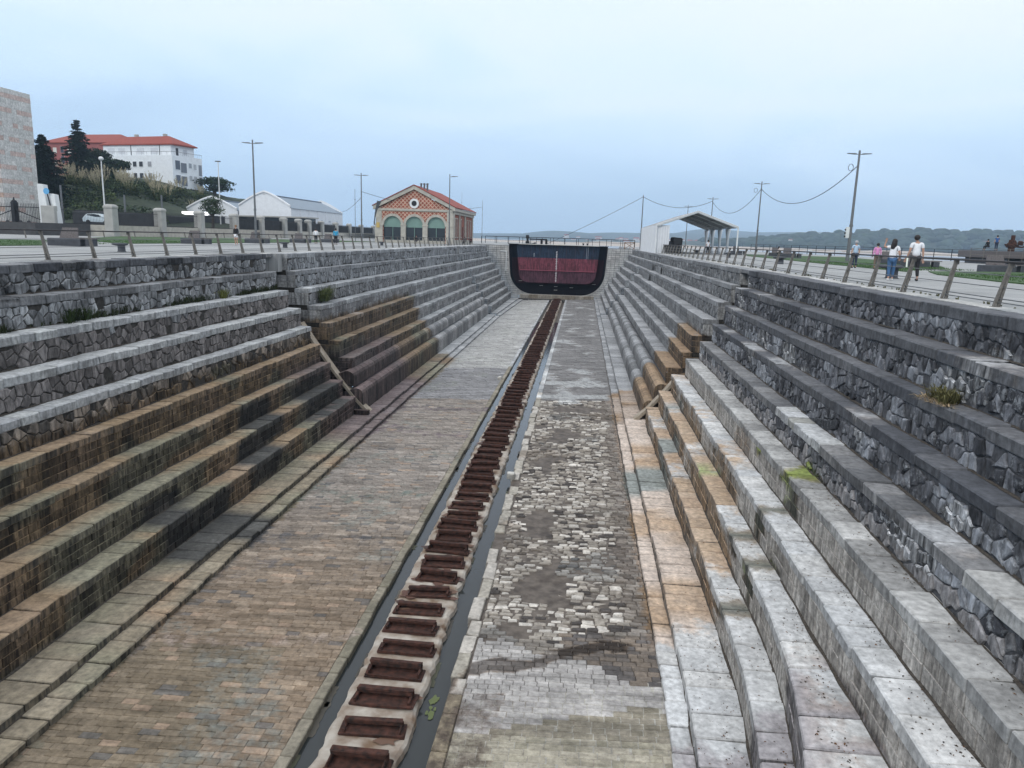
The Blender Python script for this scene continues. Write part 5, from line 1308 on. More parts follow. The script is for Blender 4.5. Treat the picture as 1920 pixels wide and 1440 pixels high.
def hiproof(poly,z,rise,over,mat,root,inset=.42):
    # poly: 4 corners; ridge along the long axis
    P=[Vector((*p,z)) for p in poly]; c=sum(P,Vector())/4; P=[p+(p-c).normalized()*over for p in P]
    e=[(P[i]+P[(i+1)%4])/2 for i in range(4)]
    if (P[1]-P[0]).length>=(P[2]-P[1]).length: A,B=e[3],e[1]; order=0
    else: A,B=e[0],e[2]; order=1
    ra=A.lerp(B,inset*.5)+Vector((0,0,rise)); rb=B.lerp(A,inset*.5)+Vector((0,0,rise))
    V=[tuple(v) for v in P]+[tuple(ra),tuple(rb)]
    F=[(0,1,5,4),(1,2,5),(2,3,4,5),(3,0,4)] if order==0 else [(1,2,5,4),(2,3,5),(3,0,4,5),(0,1,4)]
    a=MB(); a.add(V,F+[(3,2,1,0)]); k=[(v[0],v[1],v[2]-.3) for v in V[:4]]
    a.add(V[:4]+k,[(0,1,5,4),(1,2,6,5),(2,3,7,6),(3,0,4,7),(4,5,6,7)]); return a.build('roof',mat,root,fix=True)
WH=(.74,.77,.79); DK=(.03,.035,.045); GY=(.30,.31,.33)
wb=empty('white_apartment_block',(-125,205,12),'white apartment block with a red tiled hip roof on the hill','building')
c0,c1,c2,c3=(-138.5,206),(-113,200),(-109.8,210),(-135.4,217)
hull([c0,c1,c2,c3],12.2,20.9,M['attr'],'wall',wb,WH); 
i0,i1,i2,i3=(-137.6,207.2),(-114.3,201.8),(-111.8,209.6),(-135,215.8)
hull([i0,i1,i2,i3],20.9,23.9,M['attr'],'top_floor_wall',wb,mul(WH,.95)); rf=hiproof([i0,i1,i2,i3],24.05,2.6,1.1,M['tile'],wb)
for x,y in ((-129,210),(-119,207.6)): a=MB(); a.chbox(x-.5,x+.5,y-.4,y+.4,25.6,27.3,.04); a.build('chimney',M['gran'],rf)
for z in (20.95,): 
    for (p,q) in ((c0,c1),(c1,c2)):
        a=MB(); a.tube([(p[0],p[1],z+.9),(q[0],q[1],z+.9)],.05,4)
        for k in range(16): v=Vector((*p,0)).lerp(Vector((*q,0)),k/15); a.tube([(v.x,v.y,z),(v.x,v.y,z+.9)],.03,4)
        a.build('terrace_railing',M['steel'],wb)
ws=[]
for z in (18.5,15.4):
    for t in (.10,.25,.38,.50,.585,.70): ws.append((t,z,1.25,1.35,DK if t in(.38,.50,.585) or random.random()<.5 else GY,mul(WH,1.0)))
facade(wb,c0,c1,ws)
facade(wb,c1,c2,[(.16,18.4,1.6,2.4,(.10,.12,.15),WH),(.36,17.8,2.0,2.6,(.16,.18,.21),WH),(.16,14.6,1.5,2.2,(.12,.14,.17),WH),(.36,14.2,2.0,2.6,(.14,.16,.19),WH),(.58,18.6,1.0,1.3,(.30,.33,.36),WH),(.74,18.4,1.0,1.4,(.42,.44,.46),WH),(.92,17.6,1.1,3.0,(.22,.24,.27),WH),(.58,15.2,1.0,1.3,(.40,.42,.44),WH),(.74,15.1,1.0,1.4,(.42,.44,.46),WH),(.92,14.4,1.1,2.6,(.2,.22,.25),WH)])
facade(wb,i0,i1,[(t,22.2,2.2,1.5,(.55,.57,.6),mul(WH,.85)) for t in (.12,.28,.56,.76)]); facade(wb,i1,i2,[(.25,22.1,.9,2,DK,WH),(.6,22.2,1.4,1.5,(.5,.52,.55),WH)])
for t in (.42,.84): 
    v=Vector((*i0,0)).lerp(Vector((*i1,0)),t); a=MB(); a.tube([(v.x,v.y-.1,20.9),(v.x,v.y-.1,24)],.07,5); a.build('downpipe',M['dark'],wb)
hull([(-137,208),(-114.2,202.5),(-111.4,210),(-134,216)],9,12.3,M['bench'],'undercroft',wb)
for t in (.1,.5,.9):
    v=Vector((*c1,0)).lerp(Vector((*c2,0)),t); a=MB(); a.tube([(v.x,v.y,8.5),(v.x,v.y,12.4)],.22,6); a.build('column',M['white'],wb)
rb=empty('red_apartment_block',(-175,250,18),'pinkish-red apartment block with white shutters behind the spruce','building')
r0,r1,r2,r3=(-190,252),(-158,247),(-155,262),(-187,267); M['redw']=simple('red_render',(.30,.095,.085),.85,var=.08,scale=.5)
hull([r0,r1,r2,r3],10,29.2,M['redw'],'wall',rb); hiproof([r0,r1,r2,r3],29.3,3.6,.9,M['tile'],rb)
CR=(.62,.60,.55)
facade(rb,r0,r1,[(t,z,1.5,1.9,CR,(.36,.14,.12)) for z in (26.6,22.4,18.2) for t in (.07,.17,.36,.46,.56)]+[(.265,z,1.35,2.1,(.035,.045,.07),(.45,.25,.22)) for z in (26.9,23.6,19.9)])
M['clad']=masonry('stone_cladding',streak=.12,fine=3,bump=.15,speck=.15,blot=.6)
sb=empty('striped_stone_building',(-102,128,0),'tall building clad in grey and pink striped stone at the left edge','building')
a=MB(); rows=30
for s_ in range(rows):
    z0=24.3*s_/rows; z1=24.3*(s_+1)/rows; pk_=(s_%3==1)
    for k in range(7):
        y0=124+8.6*k/7; y1=124+8.6*(k+1)/7; c=mixc((.56,.56,.53),(.66,.65,.62),random.random()) if not pk_ or random.random()<.25 else mixc((.56,.43,.38),(.62,.50,.45),random.random())
        a.pil([(-101.4,y0+.01,z0+.01),(-101.4,y1-.01,z0+.01),(-101.4,y1-.01,z1-.01),(-101.4,y0+.01,z1-.01)],(1,0,0),.03,.01,c)
    for k in range(6):
        x1_=-101.4-k*1.6; x0_=x1_-1.6; c=mixc((.50,.49,.47),(.56,.55,.53),random.random()) if not pk_ else (.45,.33,.27)
        a.pil([(x0_+.01,124,z0+.01),(x1_-.01,124,z0+.01),(x1_-.01,124,z1-.01),(x0_+.01,124,z1-.01)],(0,-1,0),.03,.01,c)
a.build('stone_cladding',M['clad'],sb); a=MB(); a.box(-112,-101.41,124.01,132.6,0,24.25,(.3,.3,.29)); a.build('wall',M['attr'],sb)
# ------------------------------------------------------------------ white sheds
def shed(x0,x1,y0,y1,ev,ap,label,par):
    t=empty('white_shed',((x0+x1)/2,y0,0),label,'building'); cx=(x0+x1)/2; a=MB()
    n=14; top=[]
    for q in range(n+1):
        u=q/n; x=lp(x0,x1,u); s_=1-abs(2*u-1); top.append((x,lp(ev,ap,s_*.55+.45*math.sin(s_*math.pi/2))+par))
    a.add([(x0,y0,0)]+[(x1,y0,0)]+[(x,y0,z) for x,z in top[::-1]],[tuple(range(n+3))],(.74,.77,.8))
    a.add([(x0,y1,0),(x1,y1,0)]+[(x,y1,z) for x,z in top[::-1]],[tuple(range(n+3))[::-1]],(.74,.77,.8))
    a.add([(x1,y0,0),(x1,y1,0),(x1,y1,ev),(x1,y0,ev)],[(0,1,2,3)],(.70,.73,.76)); a.add([(x0,y0,0),(x0,y1,0),(x0,y1,ev),(x0,y0,ev)],[(3,2,1,0)],(.7,.73,.76)); a.build('wall',M['attr'],t)
    a=MB()
    for i in range(n): (xa,za),(xb,zb)=top[i],top[i+1]; a.add([(xa,y0-.25,za-.1),(xb,y0-.25,zb-.1),(xb,y0-.25,zb+.25),(xa,y0-.25,za+.25),(xa,y0+.4,za-.1),(xb,y0+.4,zb-.1),(xb,y0+.4,zb+.25),(xa,y0+.4,za+.25)],[(0,1,2,3),(3,2,6,7),(4,7,6,5),(0,4,5,1)],(.80,.82,.84))
    a.build('gable_coping',M['attr'],t)
    a=MB(); a.add([(x0-.3,y0+.3,ev),(cx,y0+.3,ap-.3),(cx,y1,ap-.3),(x0-.3,y1,ev)],[(3,2,1,0)],(.25,.30,.35)); a.add([(cx,y0+.3,ap-.3),(x1+.3,y0+.3,ev),(x1+.3,y1,ev),(cx,y1,ap-.3)],[(3,2,1,0)],(.22,.27,.32)); a.tube([(cx,y0,ap-.2),(cx,y1,ap-.2)],.15,4,(.12,.15,.2))
    a.build('metal_roof',M['attr'],t,fix=True)
    k=int((y1-y0)/6); 
    for i in range(k):
        y=y0+3+6*i; a=MB(); a.box(x1,x1+.08,y-.7,y+.7,ev-2.6,ev-2.2,(.45,.49,.54)); a.box(x1,x1+.15,y-3.1,y-2.8,0,ev,(.78,.8,.82)); a.build('window_slot',M['attr'],t)
    return t
shed(-80.4,-68,170,208,6.6,9.8,'long white shed with a curved gable and grey metal roof, left of the pavilion',.4)
shed(-93.2,-80.9,170,206,5.6,8.3,'second white shed partly hidden behind the small street tree',.4)
ks=empty('lit_kiosk',(-80.5,150,1.4),'low dark kiosk with a bright white lit sign behind the fence','kiosk')
a=MB(); a.chbox(-84,-76.5,150,155,1.2,3.9,.05); a.build('kiosk_wall',M['bench'],ks)
mt,n,b=base('lit_sign'); b.inputs['Emission Color'].default_value=(1,1,1,1); b.inputs['Emission Strength'].default_value=1.3; M['lit']=mt
a=MB(); a.box(-83.2,-80.3,149.7,150,4.05,4.75); a.build('lit_sign',M['lit'],ks); a=MB(); a.box(-78.4,-77.6,149.7,150,3.95,4.7); a.build('lit_sign',M['lit'],ks)
a=MB(); a.box(-84.2,-76.3,149.6,155.2,3.9,4.0); a.build('roof',M['bench'],ks)
a=MB(); a.chbox(-76,-60.5,160,166,1.4,4.2,.05); dg=empty('dark_glazed_hall',(-68,160,1.4),'long dark glazed hall behind the fence pillars','building'); a.build('hall_wall',M['glass'],dg); a=MB(); a.chbox(-76.3,-60,159.6,166.5,4.2,4.5,.03); a.build('roof',M['gran'],dg)
a=MB(); a.chbox(-76,-62.5,106,107.5,1.3,3.3,.1,(1,1,1),.05); tag(a.build('street_hedge_wall',simple('dark_wall',(.035,.038,.042),.9,var=.3,scale=1)),'long dark retaining wall across the street behind the fence','wall')
a=MB(); a.chbox(-77,-76,107.6,150,1.3,3.5,.1,(1,1,1),.05); tag(a.build('street_retaining_wall',bpy.data.materials['dark_wall']),'dark retaining wall running along the far side of the street','wall')
for i in range(4,len(FP)):
    a=MB(); p,q=FP[i-1],FP[i]; a.add([(p[0]-.1,p[1]+.6,1.35),(q[0]-.1,q[1]-.6,1.35),(q[0]-.1,q[1]-.6,3.1),(p[0]-.1,p[1]+.6,3.1),(p[0]-.16,p[1]+.6,1.35),(q[0]-.16,q[1]-.6,1.35),(q[0]-.16,q[1]-.6,3.1),(p[0]-.16,p[1]+.6,3.1)],[(0,1,2,3),(7,6,5,4),(3,2,6,7)]); a.build('mesh_screen',bpy.data.materials['dark_wall'],fn,fix=True)
# ------------------------------------------------------------------ car on the street
cr_=empty('parked_hatchback',(-68.6,101.5,1.4),'pale blue-white hatchback on the street behind the iron fence','car',rz=0)
a=MB(); prof=[(-2.1,.35),(-2.15,.8),(-1.95,1.0),(-1.55,1.42),(-.5,1.5),(.35,1.42),(1.05,1.0),(1.9,.85),(2.1,.6),(2.08,.32)]
V=[]; 
for yy in (-.85,-.78,.78,.85): V+=[(-68.6+x,101.5+yy*(.86 if z>1.1 else 1),1.45+z) for x,z in prof]
k=len(prof); F=[tuple(range(k)),tuple(range(3*k,4*k))[::-1]]
for r_ in range(3):
    for q in range(k): p2=(q+1)%k; F.append((r_*k+q,(r_+1)*k+q,(r_+1)*k+p2,r_*k+p2))
a.add(V,F,(.62,.70,.74)); M['carp']=simple('car_paint',(.45,.53,.57),.3,var=.02,scale=1,spec=.6); a.build('body',M['carp'],cr_,fix=True)
a=MB(); a.add([(-68.6+x,101.5-.80,1.45+z) for x,z in ((-1.75,1.02),(-1.4,1.36),(-.45,1.42),(.3,1.34),(.85,1.02))],[(0,1,2,3,4)][::1]); a.add([(-68.6+x,101.5-.80,1.45+z) for x,z in ((.4,1.3),(1.0,1.0))]+[(-67.6,102.2,2.45),(-68.2,102.2,2.75)],[(0,1,2,3)]); o=a.build('side_window',M['glass'],cr_)
for x in (-1.3,1.3):
    a=MB(); P=[(-68.6+x,100.6,1.75),(-68.6+x,100.85,1.75)]; a.tube(P,.31,12); w=a.build('wheel',M['dark'],cr_)
# small white lamp masts and posts on the slope
for (x,y,h,lab,z) in ((-80.2,120,9.0,'white street lamp with a globe head on the slope',3.0),(-75,150,12.3,'white street lamp with a flat head left of the sheds',2.5)):
    t=empty('street_lamp',(x,y,z),lab,'street lamp'); a=MB(); a.tube([(x,y,z-1),(x,y,z+h)],[.13,.09],6); a.build('pole',M['white'],t)
    a=MB(); a.blob((x,y,z+h+.2),.4,.4,.35) if 'globe' in lab else a.chbox(x-.6,x+.5,y-.2,y+.2,z+h,z+h+.2,.03); a.build('lamp_head',M['white'] if 'globe' in lab else M['steel'],t)
for (x,y,h,lab) in ((-79,108,5.8,'left of three grey posts standing in the street'),(-71.5,112,4.8,'middle of three grey posts standing in the street'),(-73,125,5.5,'right of three grey posts standing in the street')):
    a=MB(); a.tube([(x,y,1.3),(x,y,1.3+h)],.14,6); tag(a.build('post',M['steel']),lab,'post','grey posts in the street')
# low posts along the path edge
for i in range(13):
    y=62+i*6; x=-49-(y-62)*.06
    a=MB(); a.tube([(x,y,0),(x-.12,y,.75)],.06,5); a.chbox(x-.2,x,y-.06,y+.06,.72,.78,.01); tag(a.build('low_post',M['post']),'one of the low posts along the far edge of the left lawn','post','low posts beyond the left lawn')
# ------------------------------------------------------------------ sea, beach, far shore
mb=MB(); mb.add([(-12.4,128.9,-2.2),(4.2,128.9,-2.2),(4.2,136,-2.2),(-12.4,136,-2.2)],[(0,1,2,3)]); mb.add([(-9000,136,-2.2),(9000,136,-2.2),(9000,9000,-2.2),(-9000,9000,-2.2)],[(0,1,2,3)]); mb.add([(60,-400,-2.2),(9000,-400,-2.2),(9000,136,-2.2),(60,136,-2.2)],[(0,1,2,3)])
tag(mb.build('sea',M['sea']),kind='structure')
mb=MB(); mb.box(-16,9.1,136,137,-9,-2.0); tag(mb.build('sea_cill',M['bench']),kind='structure')
slab('quay_ground',[(-400,-60),(-90,-60),(-90,95),(-75,262),(-400,262)],-3,-.5,M['scrub'])
slab('shore_ground',[(-400,262),(-60,262),(-60,330),(-400,400)],-3,.4,M['scrub'])
def ridge(name,y,xs,hf,dep,mat,kind='structure',label=None,cat=None,rough=0,fs=.02):
    mb=MB(); n=len(xs); m_=7
    for x in xs:
        h=hf(x)
        for k in range(m_):
            t=k/(m_-1); u=math.sin(t*math.pi*.5) if k<m_-1 else 1
            zz=-3+(h+3)*u+(rough*nz(x,k*7,1,fs*3) if 0<k else 0); mb.v.append((x+ (rough*2*nz(x,k,5,fs*2) if k else 0),y+dep*(t**1.6)*1.0,zz))
        mb.v.append((x,y+dep*2.2,-3))
    m2=m_+1
    for i in range(n-1):
        for k in range(m2-1): o=i*m2+k; mb.f.append((o,o+m2,o+m2+1,o+1)); mb.c.append((1,1,1))
    return tag(mb.build(name,mat,smooth=not rough),label,cat,None,kind)
M['far']=simple('far_wooded_land',(.022,.035,.026),.95,var=.3,scale=.012,col2=(.05,.065,.04),det=8)
M['sand']=simple('beach_sand',(.40,.355,.31),.9,var=.08,scale=.05)
frange=lambda a,b,s:[a+i*s for i in range(int((b-a)/s)+1)]
# dune spit
ridge('beach',560,frange(-250,330,10),lambda x:(.6+2.6*max(0,nz(x,0,0,.013))+1.0*nz(x,3,0,.04))*ss(330,250,x)*ss(-250,-100,x)-.8,90,M['sand'])
# near wooded headland to the right
def hr(x): return (9*ss(60,330,x)+24*ss(330,560,x)*1.0+8*ss(560,720,x)+5*nz(x,0,0,.009)+3.2*nz(x,4,0,.03))
ridge('headland',1450,frange(20,1500,9),hr,260,M['far'],rough=3.5,fs=.02)
mb=MB()
for _ in range(900):
    x=random.uniform(250,1300); t=random.random(); z=hr(x)*math.sin(t*math.pi/2); w=random.uniform(6,15)
    mb.blob((x,1450+260*t**1.6-8,z),w,w,w*.62,mul((.9,1,.9),random.uniform(.6,1.3)),7,5,.22)
o=mb.build('headland_wood',simple('far_trees',(.02,.034,.022),.95,var=.3,scale=.05,attr=True,col2=(.035,.05,.03)),smooth=True); tag(o,'distant dark wood covering the headland across the bay','wood',kind='stuff')
ridge('far_hill',3000,frange(-700,600,25),lambda x: 4+38*math.exp(-((x+90)/230)**2)+4*nz(x,1,0,.008),400,M['far'])
ridge('far_hill',3300,frange(-1900,5200,60),lambda x: 30+14*nz(x,5,0,.0011)+22*math.exp(-((x-900)/900)**2)+6*nz(x,2,0,.004),700,M['far'])
ridge('far_mountain',3900,frange(400,4200,60),lambda x: 95*math.exp(-((x-1500)/620)**2)+70*math.exp(-((x-700)/330)**2)+10*nz(x,5,0,.003),700,M['far'])
M['wallw']=simple('far_house_wall',(.55,.54,.52),.8,var=.1,scale=.1)
def house():
    t=empty('far_house'); a=MB(); a.local=True; a.box(-6,6,-4,4,0,6); a.build('wall',M['wallw'],t); a=MB(); a.local=True; a.add([(-6.5,-4.5,6),(6.5,-4.5,6),(6.5,4.5,6),(-6.5,4.5,6),(-6.5,0,8.5),(6.5,0,8.5)],[(0,1,5,4),(2,3,4,5),(1,2,5),(3,0,4),(3,2,1,0)]); a.build('roof',M['tile'],t); return t
hs=house()
for i in range(76):
    o=hs if i==0 else copytree(hs)
    if i<60: x=random.uniform(-60,600); y=random.uniform(1900,2400); z=random.uniform(-1,9)
    else: x=random.uniform(330,900); y=1440+random.uniform(20,110); z=hr(x)*random.uniform(.35,.8)
    s_=random.uniform(.5,1.1) if i<60 else random.uniform(.4,.7); o.location=(x,y,z); o.rotation_euler=(0,0,random.uniform(-.5,.5)); o.scale=(s_*random.uniform(.8,1.8),s_,s_*random.uniform(.7,1.1))
    tag(o,'one of the small pale houses on the far shore beyond the tent' if i<60 else 'one of the pale houses among the trees of the wooded headland','house','houses on the far shore' if i<60 else 'houses on the headland')
ridge('town_shore',1880,frange(-100,900,20),lambda x:3+2*nz(x,0,0,.01),500,M['far'])
def boat(x,y,L_,label,mast_h=0,rz=0):
    t=empty('moored_boat',(x,y,-2.2),label,'boat',None,rz); a=MB(); a.local=True; k=10; V=[];F=[]
    for z,w in ((-.2,.7),(.9*L_/8,1)):
        for q in range(k):
            u=q/(k-1); V.append((lp(-L_/2,L_/2,u)*(.94 if w<1 else 1),-w*L_*.16*math.sin(math.pi*min(.98,u*.75+.2)),z))
        for q in range(k):
            u=1-q/(k-1); V.append((lp(-L_/2,L_/2,u)*(.94 if w<1 else 1),w*L_*.16*math.sin(math.pi*min(.98,u*.75+.2)),z))
    for q in range(2*k): p=(q+1)%(2*k); F.append((q,p,2*k+p,2*k+q))
    F.append(tuple(range(2*k,4*k))); a.add(V,F); a.build('boat_hull',M['white'],t,fix=True); a=MB(); a.local=True; a.chbox(-L_*.2,L_*.15,-L_*.09,L_*.09,.9*L_/8,1.7*L_/8,.05); a.build('cabin',M['white'],t)
    if mast_h: a=MB(); a.local=True; a.tube([(0,0,.5),(0,0,mast_h)],.07,5); a.tube([(0,0,1.6),(-L_*.4,0,1.7)],.06,5); a.build('mast',M['steel'],t)
boat(258,480,10,'white cabin boat moored off the right quay',0,.3); boat(275,470,9,'small white boat right of the cabin boat',0,-.2); boat(250,500,7,'small white boat left of the cabin boat'); boat(330,440,7,'white boat moored by the headland behind the raised deck')
boat(158,480,9,'small sailing boat with a bare mast beyond the big lamp post',14); boat(152,520,9,'second sailing boat with a bare mast, further out',12)
# ------------------------------------------------------------------ people
def mat_flat(name,c,r=.8): return simple(name,c,r,var=.08,scale=12)
SK=mat_flat('skin',(.42,.25,.18),.55); HAIR=mat_flat('dark_hair',(.012,.009,.009),.5); GHAIR=mat_flat('grey_hair',(.35,.35,.36)); BHAIR=mat_flat('fair_hair',(.25,.15,.08))
def skin(name,verts,edges,rad,mat,parent,lv=1):
    me=bpy.data.meshes.new(name); me.from_pydata(verts,edges,[]); o=bpy.data.objects.new(name,me); COL.objects.link(o); o.parent=parent
    md=o.modifiers.new('skin','SKIN'); md.use_smooth_shade=True; md.branch_smoothing=.6
    sv=me.skin_vertices[0].data
    for i,r in enumerate(rad): sv[i].radius=(r,r) if not isinstance(r,tuple) else r; sv[i].use_root=(i==0)
    s=o.modifiers.new('sub','SUBSURF'); s.levels=lv; s.render_levels=lv; me.materials.append(mat); return o
BASEJ=dict(pel=(0,0,.53),wai=(0,.005,.61),che=(0,0,.72),nkb=(0,-.005,.815),nck=(0,0,.855),jaw=(0,.018,.885),hed=(0,.008,.93),top=(0,0,.965),
  ls=(-.105,0,.80),le=(-.135,-.005,.635),lw=(-.14,.03,.50),rs=(.105,0,.80),re=(.135,-.005,.635),rw=(.14,.03,.50),
  lh=(-.052,0,.50),lk=(-.056,.01,.285),la=(-.056,-.012,.045),lt=(-.06,.075,.018),rh=(.052,0,.50),rk=(.056,.01,.285),ra=(.056,-.012,.045),rt=(.06,.075,.018))
def person(x,y,z,h,rz,label,shirt,trouser,shoes,hair,pose={},sleeve='short',leg='long',fingers=False,hairlen='short',shoulder=1.0,skirt=False):
    J=dict(BASEJ); J.update(pose); t=empty('person',(x,y,z),label,'person',None,rz); S_=lambda k: tuple(c*h for c in J[k])
    V=[];E=[];RD=[];ix={}
    def v(k,r,p=None,pos=None):
        ix[k]=len(V); V.append(tuple(pos) if pos else S_(k)); RD.append(tuple(q*h for q in r) if isinstance(r,tuple) else r*h)
        if p: E.append((ix[p],ix[k]))
    v('pel',(.078,.06)); v('wai',(.066,.052),'pel'); v('che',(.085,.06),'wai'); v('nkb',(.05,.04),'che'); v('nck',.03,'nkb'); v('jaw',.037,'nck'); v('hed',.055,'jaw'); v('top',.042,'hed')
    hd=Vector(S_('hed')); nose=hd+Vector((0,.060*h,-.012*h)); v('nose',.010,'hed',nose)
    for s in 'lr':
        v(s+'s',.036*shoulder,'nkb' if True else 'che'); v(s+'e',.024,s+'s'); v(s+'w',.016,s+'e')
        w=Vector(S_(s+'w')); e=Vector(S_(s+'e')); d_=(w-e).normalized(); side=d_.cross(Vector((0,1,0))).normalized() if abs(d_.y)<.9 else Vector((1,0,0)); nrm=d_.cross(side).normalized()
        pm=w+d_*.045*h; v(s+'p',(.022,.012),s+'w',pm)
        if fingers:
            for q,(o_,l_) in enumerate(((-.018,.038),(-.006,.046),(.006,.043),(.017,.034))):
                a_=pm+d_*.012*h+side*o_*h; b_=a_+d_*l_*.55*h+nrm*.006*h; c_=b_+d_*l_*.45*h+nrm*.014*h
                v(s+'f%da'%q,.0058,s+'p',a_); v(s+'f%db'%q,.0052,s+'f%da'%q,b_); v(s+'f%dc'%q,.0042,s+'f%db'%q,c_)
            a_=w+d_*.02*h+side*-.022*h; v(s+'t1',.0065,s+'w',a_); v(s+'t2',.0052,s+'t1',a_+d_*.026*h+side*-.012*h)
        v(s+'h',.056,'pel'); v(s+'k',.034,s+'h'); v(s+'a',.021,s+'k'); v(s+'t',.020,s+'a')
    skin('body',V,E,RD,SK,t,1)
    # shirt
    V=[];E=[];RD=[];ix={}
    v('wai',(.088,.070)); V[0]=tuple(Vector(S_('pel'))+Vector((0,0,-.012*h))); v('che',(.098,.074),'wai'); v('nkb',(.058,.046),'che')
    for s in 'lr':
        v(s+'s',.041*shoulder,'nkb'); a_=Vector(S_(s+'s')); b_=Vector(S_(s+'e')); v(s+'m',.033,s+'s',a_.lerp(b_,.62))
        if sleeve=='long': v(s+'e',.029,s+'m'); v(s+'w2',.022,s+'e',Vector(S_(s+'e')).lerp(Vector(S_(s+'w')),.92))
    skin('shirt',V,E,RD,shirt,t)
    V=[];E=[];RD=[];ix={}
    v('pel',(.084,.068))
    for s in 'lr':
        v(s+'h',.063,'pel')
        if leg=='long': v(s+'k',.045 if not skirt else .06,s+'h'); v(s+'a2',.034 if not skirt else .05,s+'k',Vector(S_(s+'k')).lerp(Vector(S_(s+'a')),.86))
        else: v(s+'k2',.052,s+'h',Vector(S_(s+'h')).lerp(Vector(S_(s+'k')),.62))
    skin('trousers',V,E,RD,trouser,t)
    for s in 'lr':
        a=MB(); a.local=True; p=Vector(S_(s+'a')); q=Vector(S_(s+'t')); c=(p+q)/2; a.blob((c.x,c.y+.01,c.z*.9),.03*h,.075*h,.028*h); a.build('shoe',shoes,t,smooth=True)
    a=MB(); a.local=True; hd=Vector(S_('hed')); a.blob((hd.x,hd.y-.012*h,hd.z+.012*h),.062*h,.064*h,.062*h,k=12,rings=8,jit=.03)
    if hairlen=='long':
        a.blob((hd.x-.01*h,hd.y-.035*h,hd.z-.05*h),.064*h,.045*h,.10*h,k=12,rings=8,jit=.06); a.blob((hd.x-.03*h,hd.y-.04*h,hd.z-.11*h),.055*h,.035*h,.09*h,k=12,rings=8,jit=.08)
    a.build('hair',hair,t,smooth=True); return t
C=lambda n,c: mat_flat(n,c)
wt=C('white_cotton',(.72,.73,.75)); jean=C('blue_denim',(.045,.11,.22)); blk=C('black_cloth',(.012,.012,.015)); wsh=C('white_shoes',(.7,.7,.7)); lb=C('light_blue_shirt',(.38,.50,.62)); pkk=C('pink_shirt',(.62,.25,.48)); navy=C('navy_cloth',(.02,.03,.06)); bl=C('blue_jacket',(.03,.30,.50)); roy=C('royal_blue_shirt',(.03,.10,.28)); khk=C('khaki_cloth',(.16,.12,.09))
person(12.45,31.4,0,1.66,-.25,'woman in a white top and blue jeans with long black hair, her left arm raised',wt,jean,wsh,HAIR,dict(ls=(-.105,0,.80),le=(-.205,.02,.80),lw=(-.185,.03,.915),re=(.145,-.02,.64),rw=(.16,.06,.56),lk=(-.05,-.01,.285),la=(-.045,-.06,.055),lt=(-.05,.02,.015),rk=(.055,.04,.285),ra=(.05,.05,.045),rt=(.055,.13,.018),hed=(.01,.005,.93),top=(.012,0,.965)),fingers=True,hairlen='long',leg='long')
person(13.3,31.3,0,1.84,-.1,'dark-haired man in a white T-shirt and black trousers walking beside the woman',wt,blk,blk,HAIR,dict(hed=(-.02,.01,.928),top=(-.02,0,.965),jaw=(-.018,.02,.883),lk=(-.055,.05,.29),la=(-.055,.04,.045),lt=(-.058,.12,.018),rk=(.055,-.01,.285),ra=(.055,-.09,.06),rt=(.06,-.01,.018),lw=(-.17,.05,.50),rw=(.15,0,.49)),fingers=True,shoulder=1.15)
a=MB(); a.chbox(12.93,12.99,31.2,31.24,.55,.95,.01,(.75,.80,.70),.015); tag(a.build('paper_bag',M['attr']),'slim pale paper hanging from the hand of the woman in jeans','paper')
person(17.4,49.7,0,1.74,.1,'grey-haired man in a light blue shirt and navy trousers walking away',lb,navy,blk,GHAIR,shoulder=1.1)
person(18.7,49.6,0,1.62,0,'person in a pink shirt walking away behind the dark bench',pkk,khk,blk,HAIR,sleeve='long')
person(-28.2,58.9,0,1.64,2.9,'fair-haired woman in a black top and white shorts on the left quay',blk,wt,wsh,BHAIR,leg='short',sleeve='long')
person(-29.3,80.3,0,1.68,.3,'person in a white top and black trousers left of the one in a blue jacket',wt,blk,blk,HAIR,sleeve='long'); person(-25.6,76,0,1.72,.2,'person in a bright blue jacket on the left quay',bl,blk,blk,HAIR,sleeve='long',shoulder=1.2)
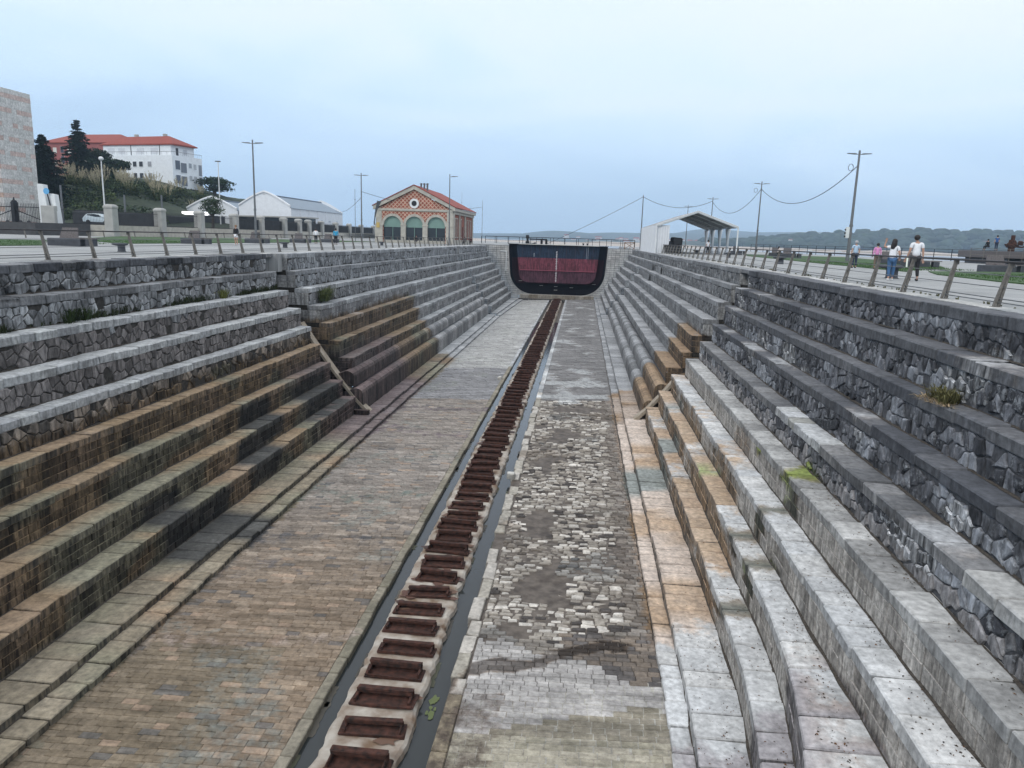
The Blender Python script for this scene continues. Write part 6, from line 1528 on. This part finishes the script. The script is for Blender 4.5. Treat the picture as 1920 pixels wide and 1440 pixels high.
person(46.0,88.4,1.45,1.72,0,'boy in a blue shirt standing on the raised timber deck',roy,navy,blk,HAIR); 
sit=dict(pel=(0,0,.28),wai=(0,.0,.36),che=(0,.01,.47),nkb=(0,.02,.565),nck=(0,.025,.605),jaw=(0,.045,.635),hed=(0,.035,.68),top=(0,.03,.715),ls=(-.105,.02,.55),rs=(.105,.02,.55),le=(-.13,.04,.40),re=(.13,.04,.40),lw=(-.08,.14,.33),rw=(.08,.14,.33),lh=(-.052,.02,.27),rh=(.052,.02,.27),lk=(-.06,.24,.275),rk=(.06,.24,.275),la=(-.06,.25,.045),ra=(.06,.25,.045),lt=(-.06,.33,.018),rt=(.06,.33,.018))
person(45.0,88.2,1.45,1.7,.3,'person in dark clothes sitting on the raised timber deck beside the boy',blk,blk,blk,HAIR,sit,sleeve='long')
person(23.3,92.0,0,1.66,-1.5,'dark-haired woman in a pale top sitting on a bench beyond the tent',C('pale_top',(.5,.42,.4)),blk,blk,HAIR,sit,hairlen='long')
person(15.1,92.5,0,1.75,.4,'person in a white shirt standing under the tent',wt,blk,blk,HAIR)
for (x,y,lab,sh) in ((-25.5,113.5,'seated person in black in front of the middle arch of the pavilion',blk),(-19.2,121,'seated person in grey beside the pavilion side wall',C('grey_cloth',(.12,.12,.13))),(-18.9,126,'seated person in dark red further along the pavilion side wall',C('dark_red_cloth',(.12,.03,.03)))):
    person(x,y,0,1.7,3.0,lab,sh,blk,blk,HAIR,sit,sleeve='long')
# ------------------------------------------------------------------ haze
me=MB(); me.box(-3800,5600,-60,5600,-12,330); hz=bpy.data.materials.new('haze_air'); hz.use_nodes=True; n=hz.node_tree; n.nodes.clear()
o_=n.nodes.new('ShaderNodeOutputMaterial'); v_=n.nodes.new('ShaderNodeVolumePrincipled'); v_.inputs['Color'].default_value=(.62,.80,1,1); v_.inputs['Density'].default_value=.00022; v_.inputs['Anisotropy'].default_value=.2; n.links.new(v_.outputs[0],o_.inputs['Volume'])
o=me.build('haze',hz); tag(o,kind='stuff'); o.data.materials[0]=hz
S.cycles.volume_bounces=1
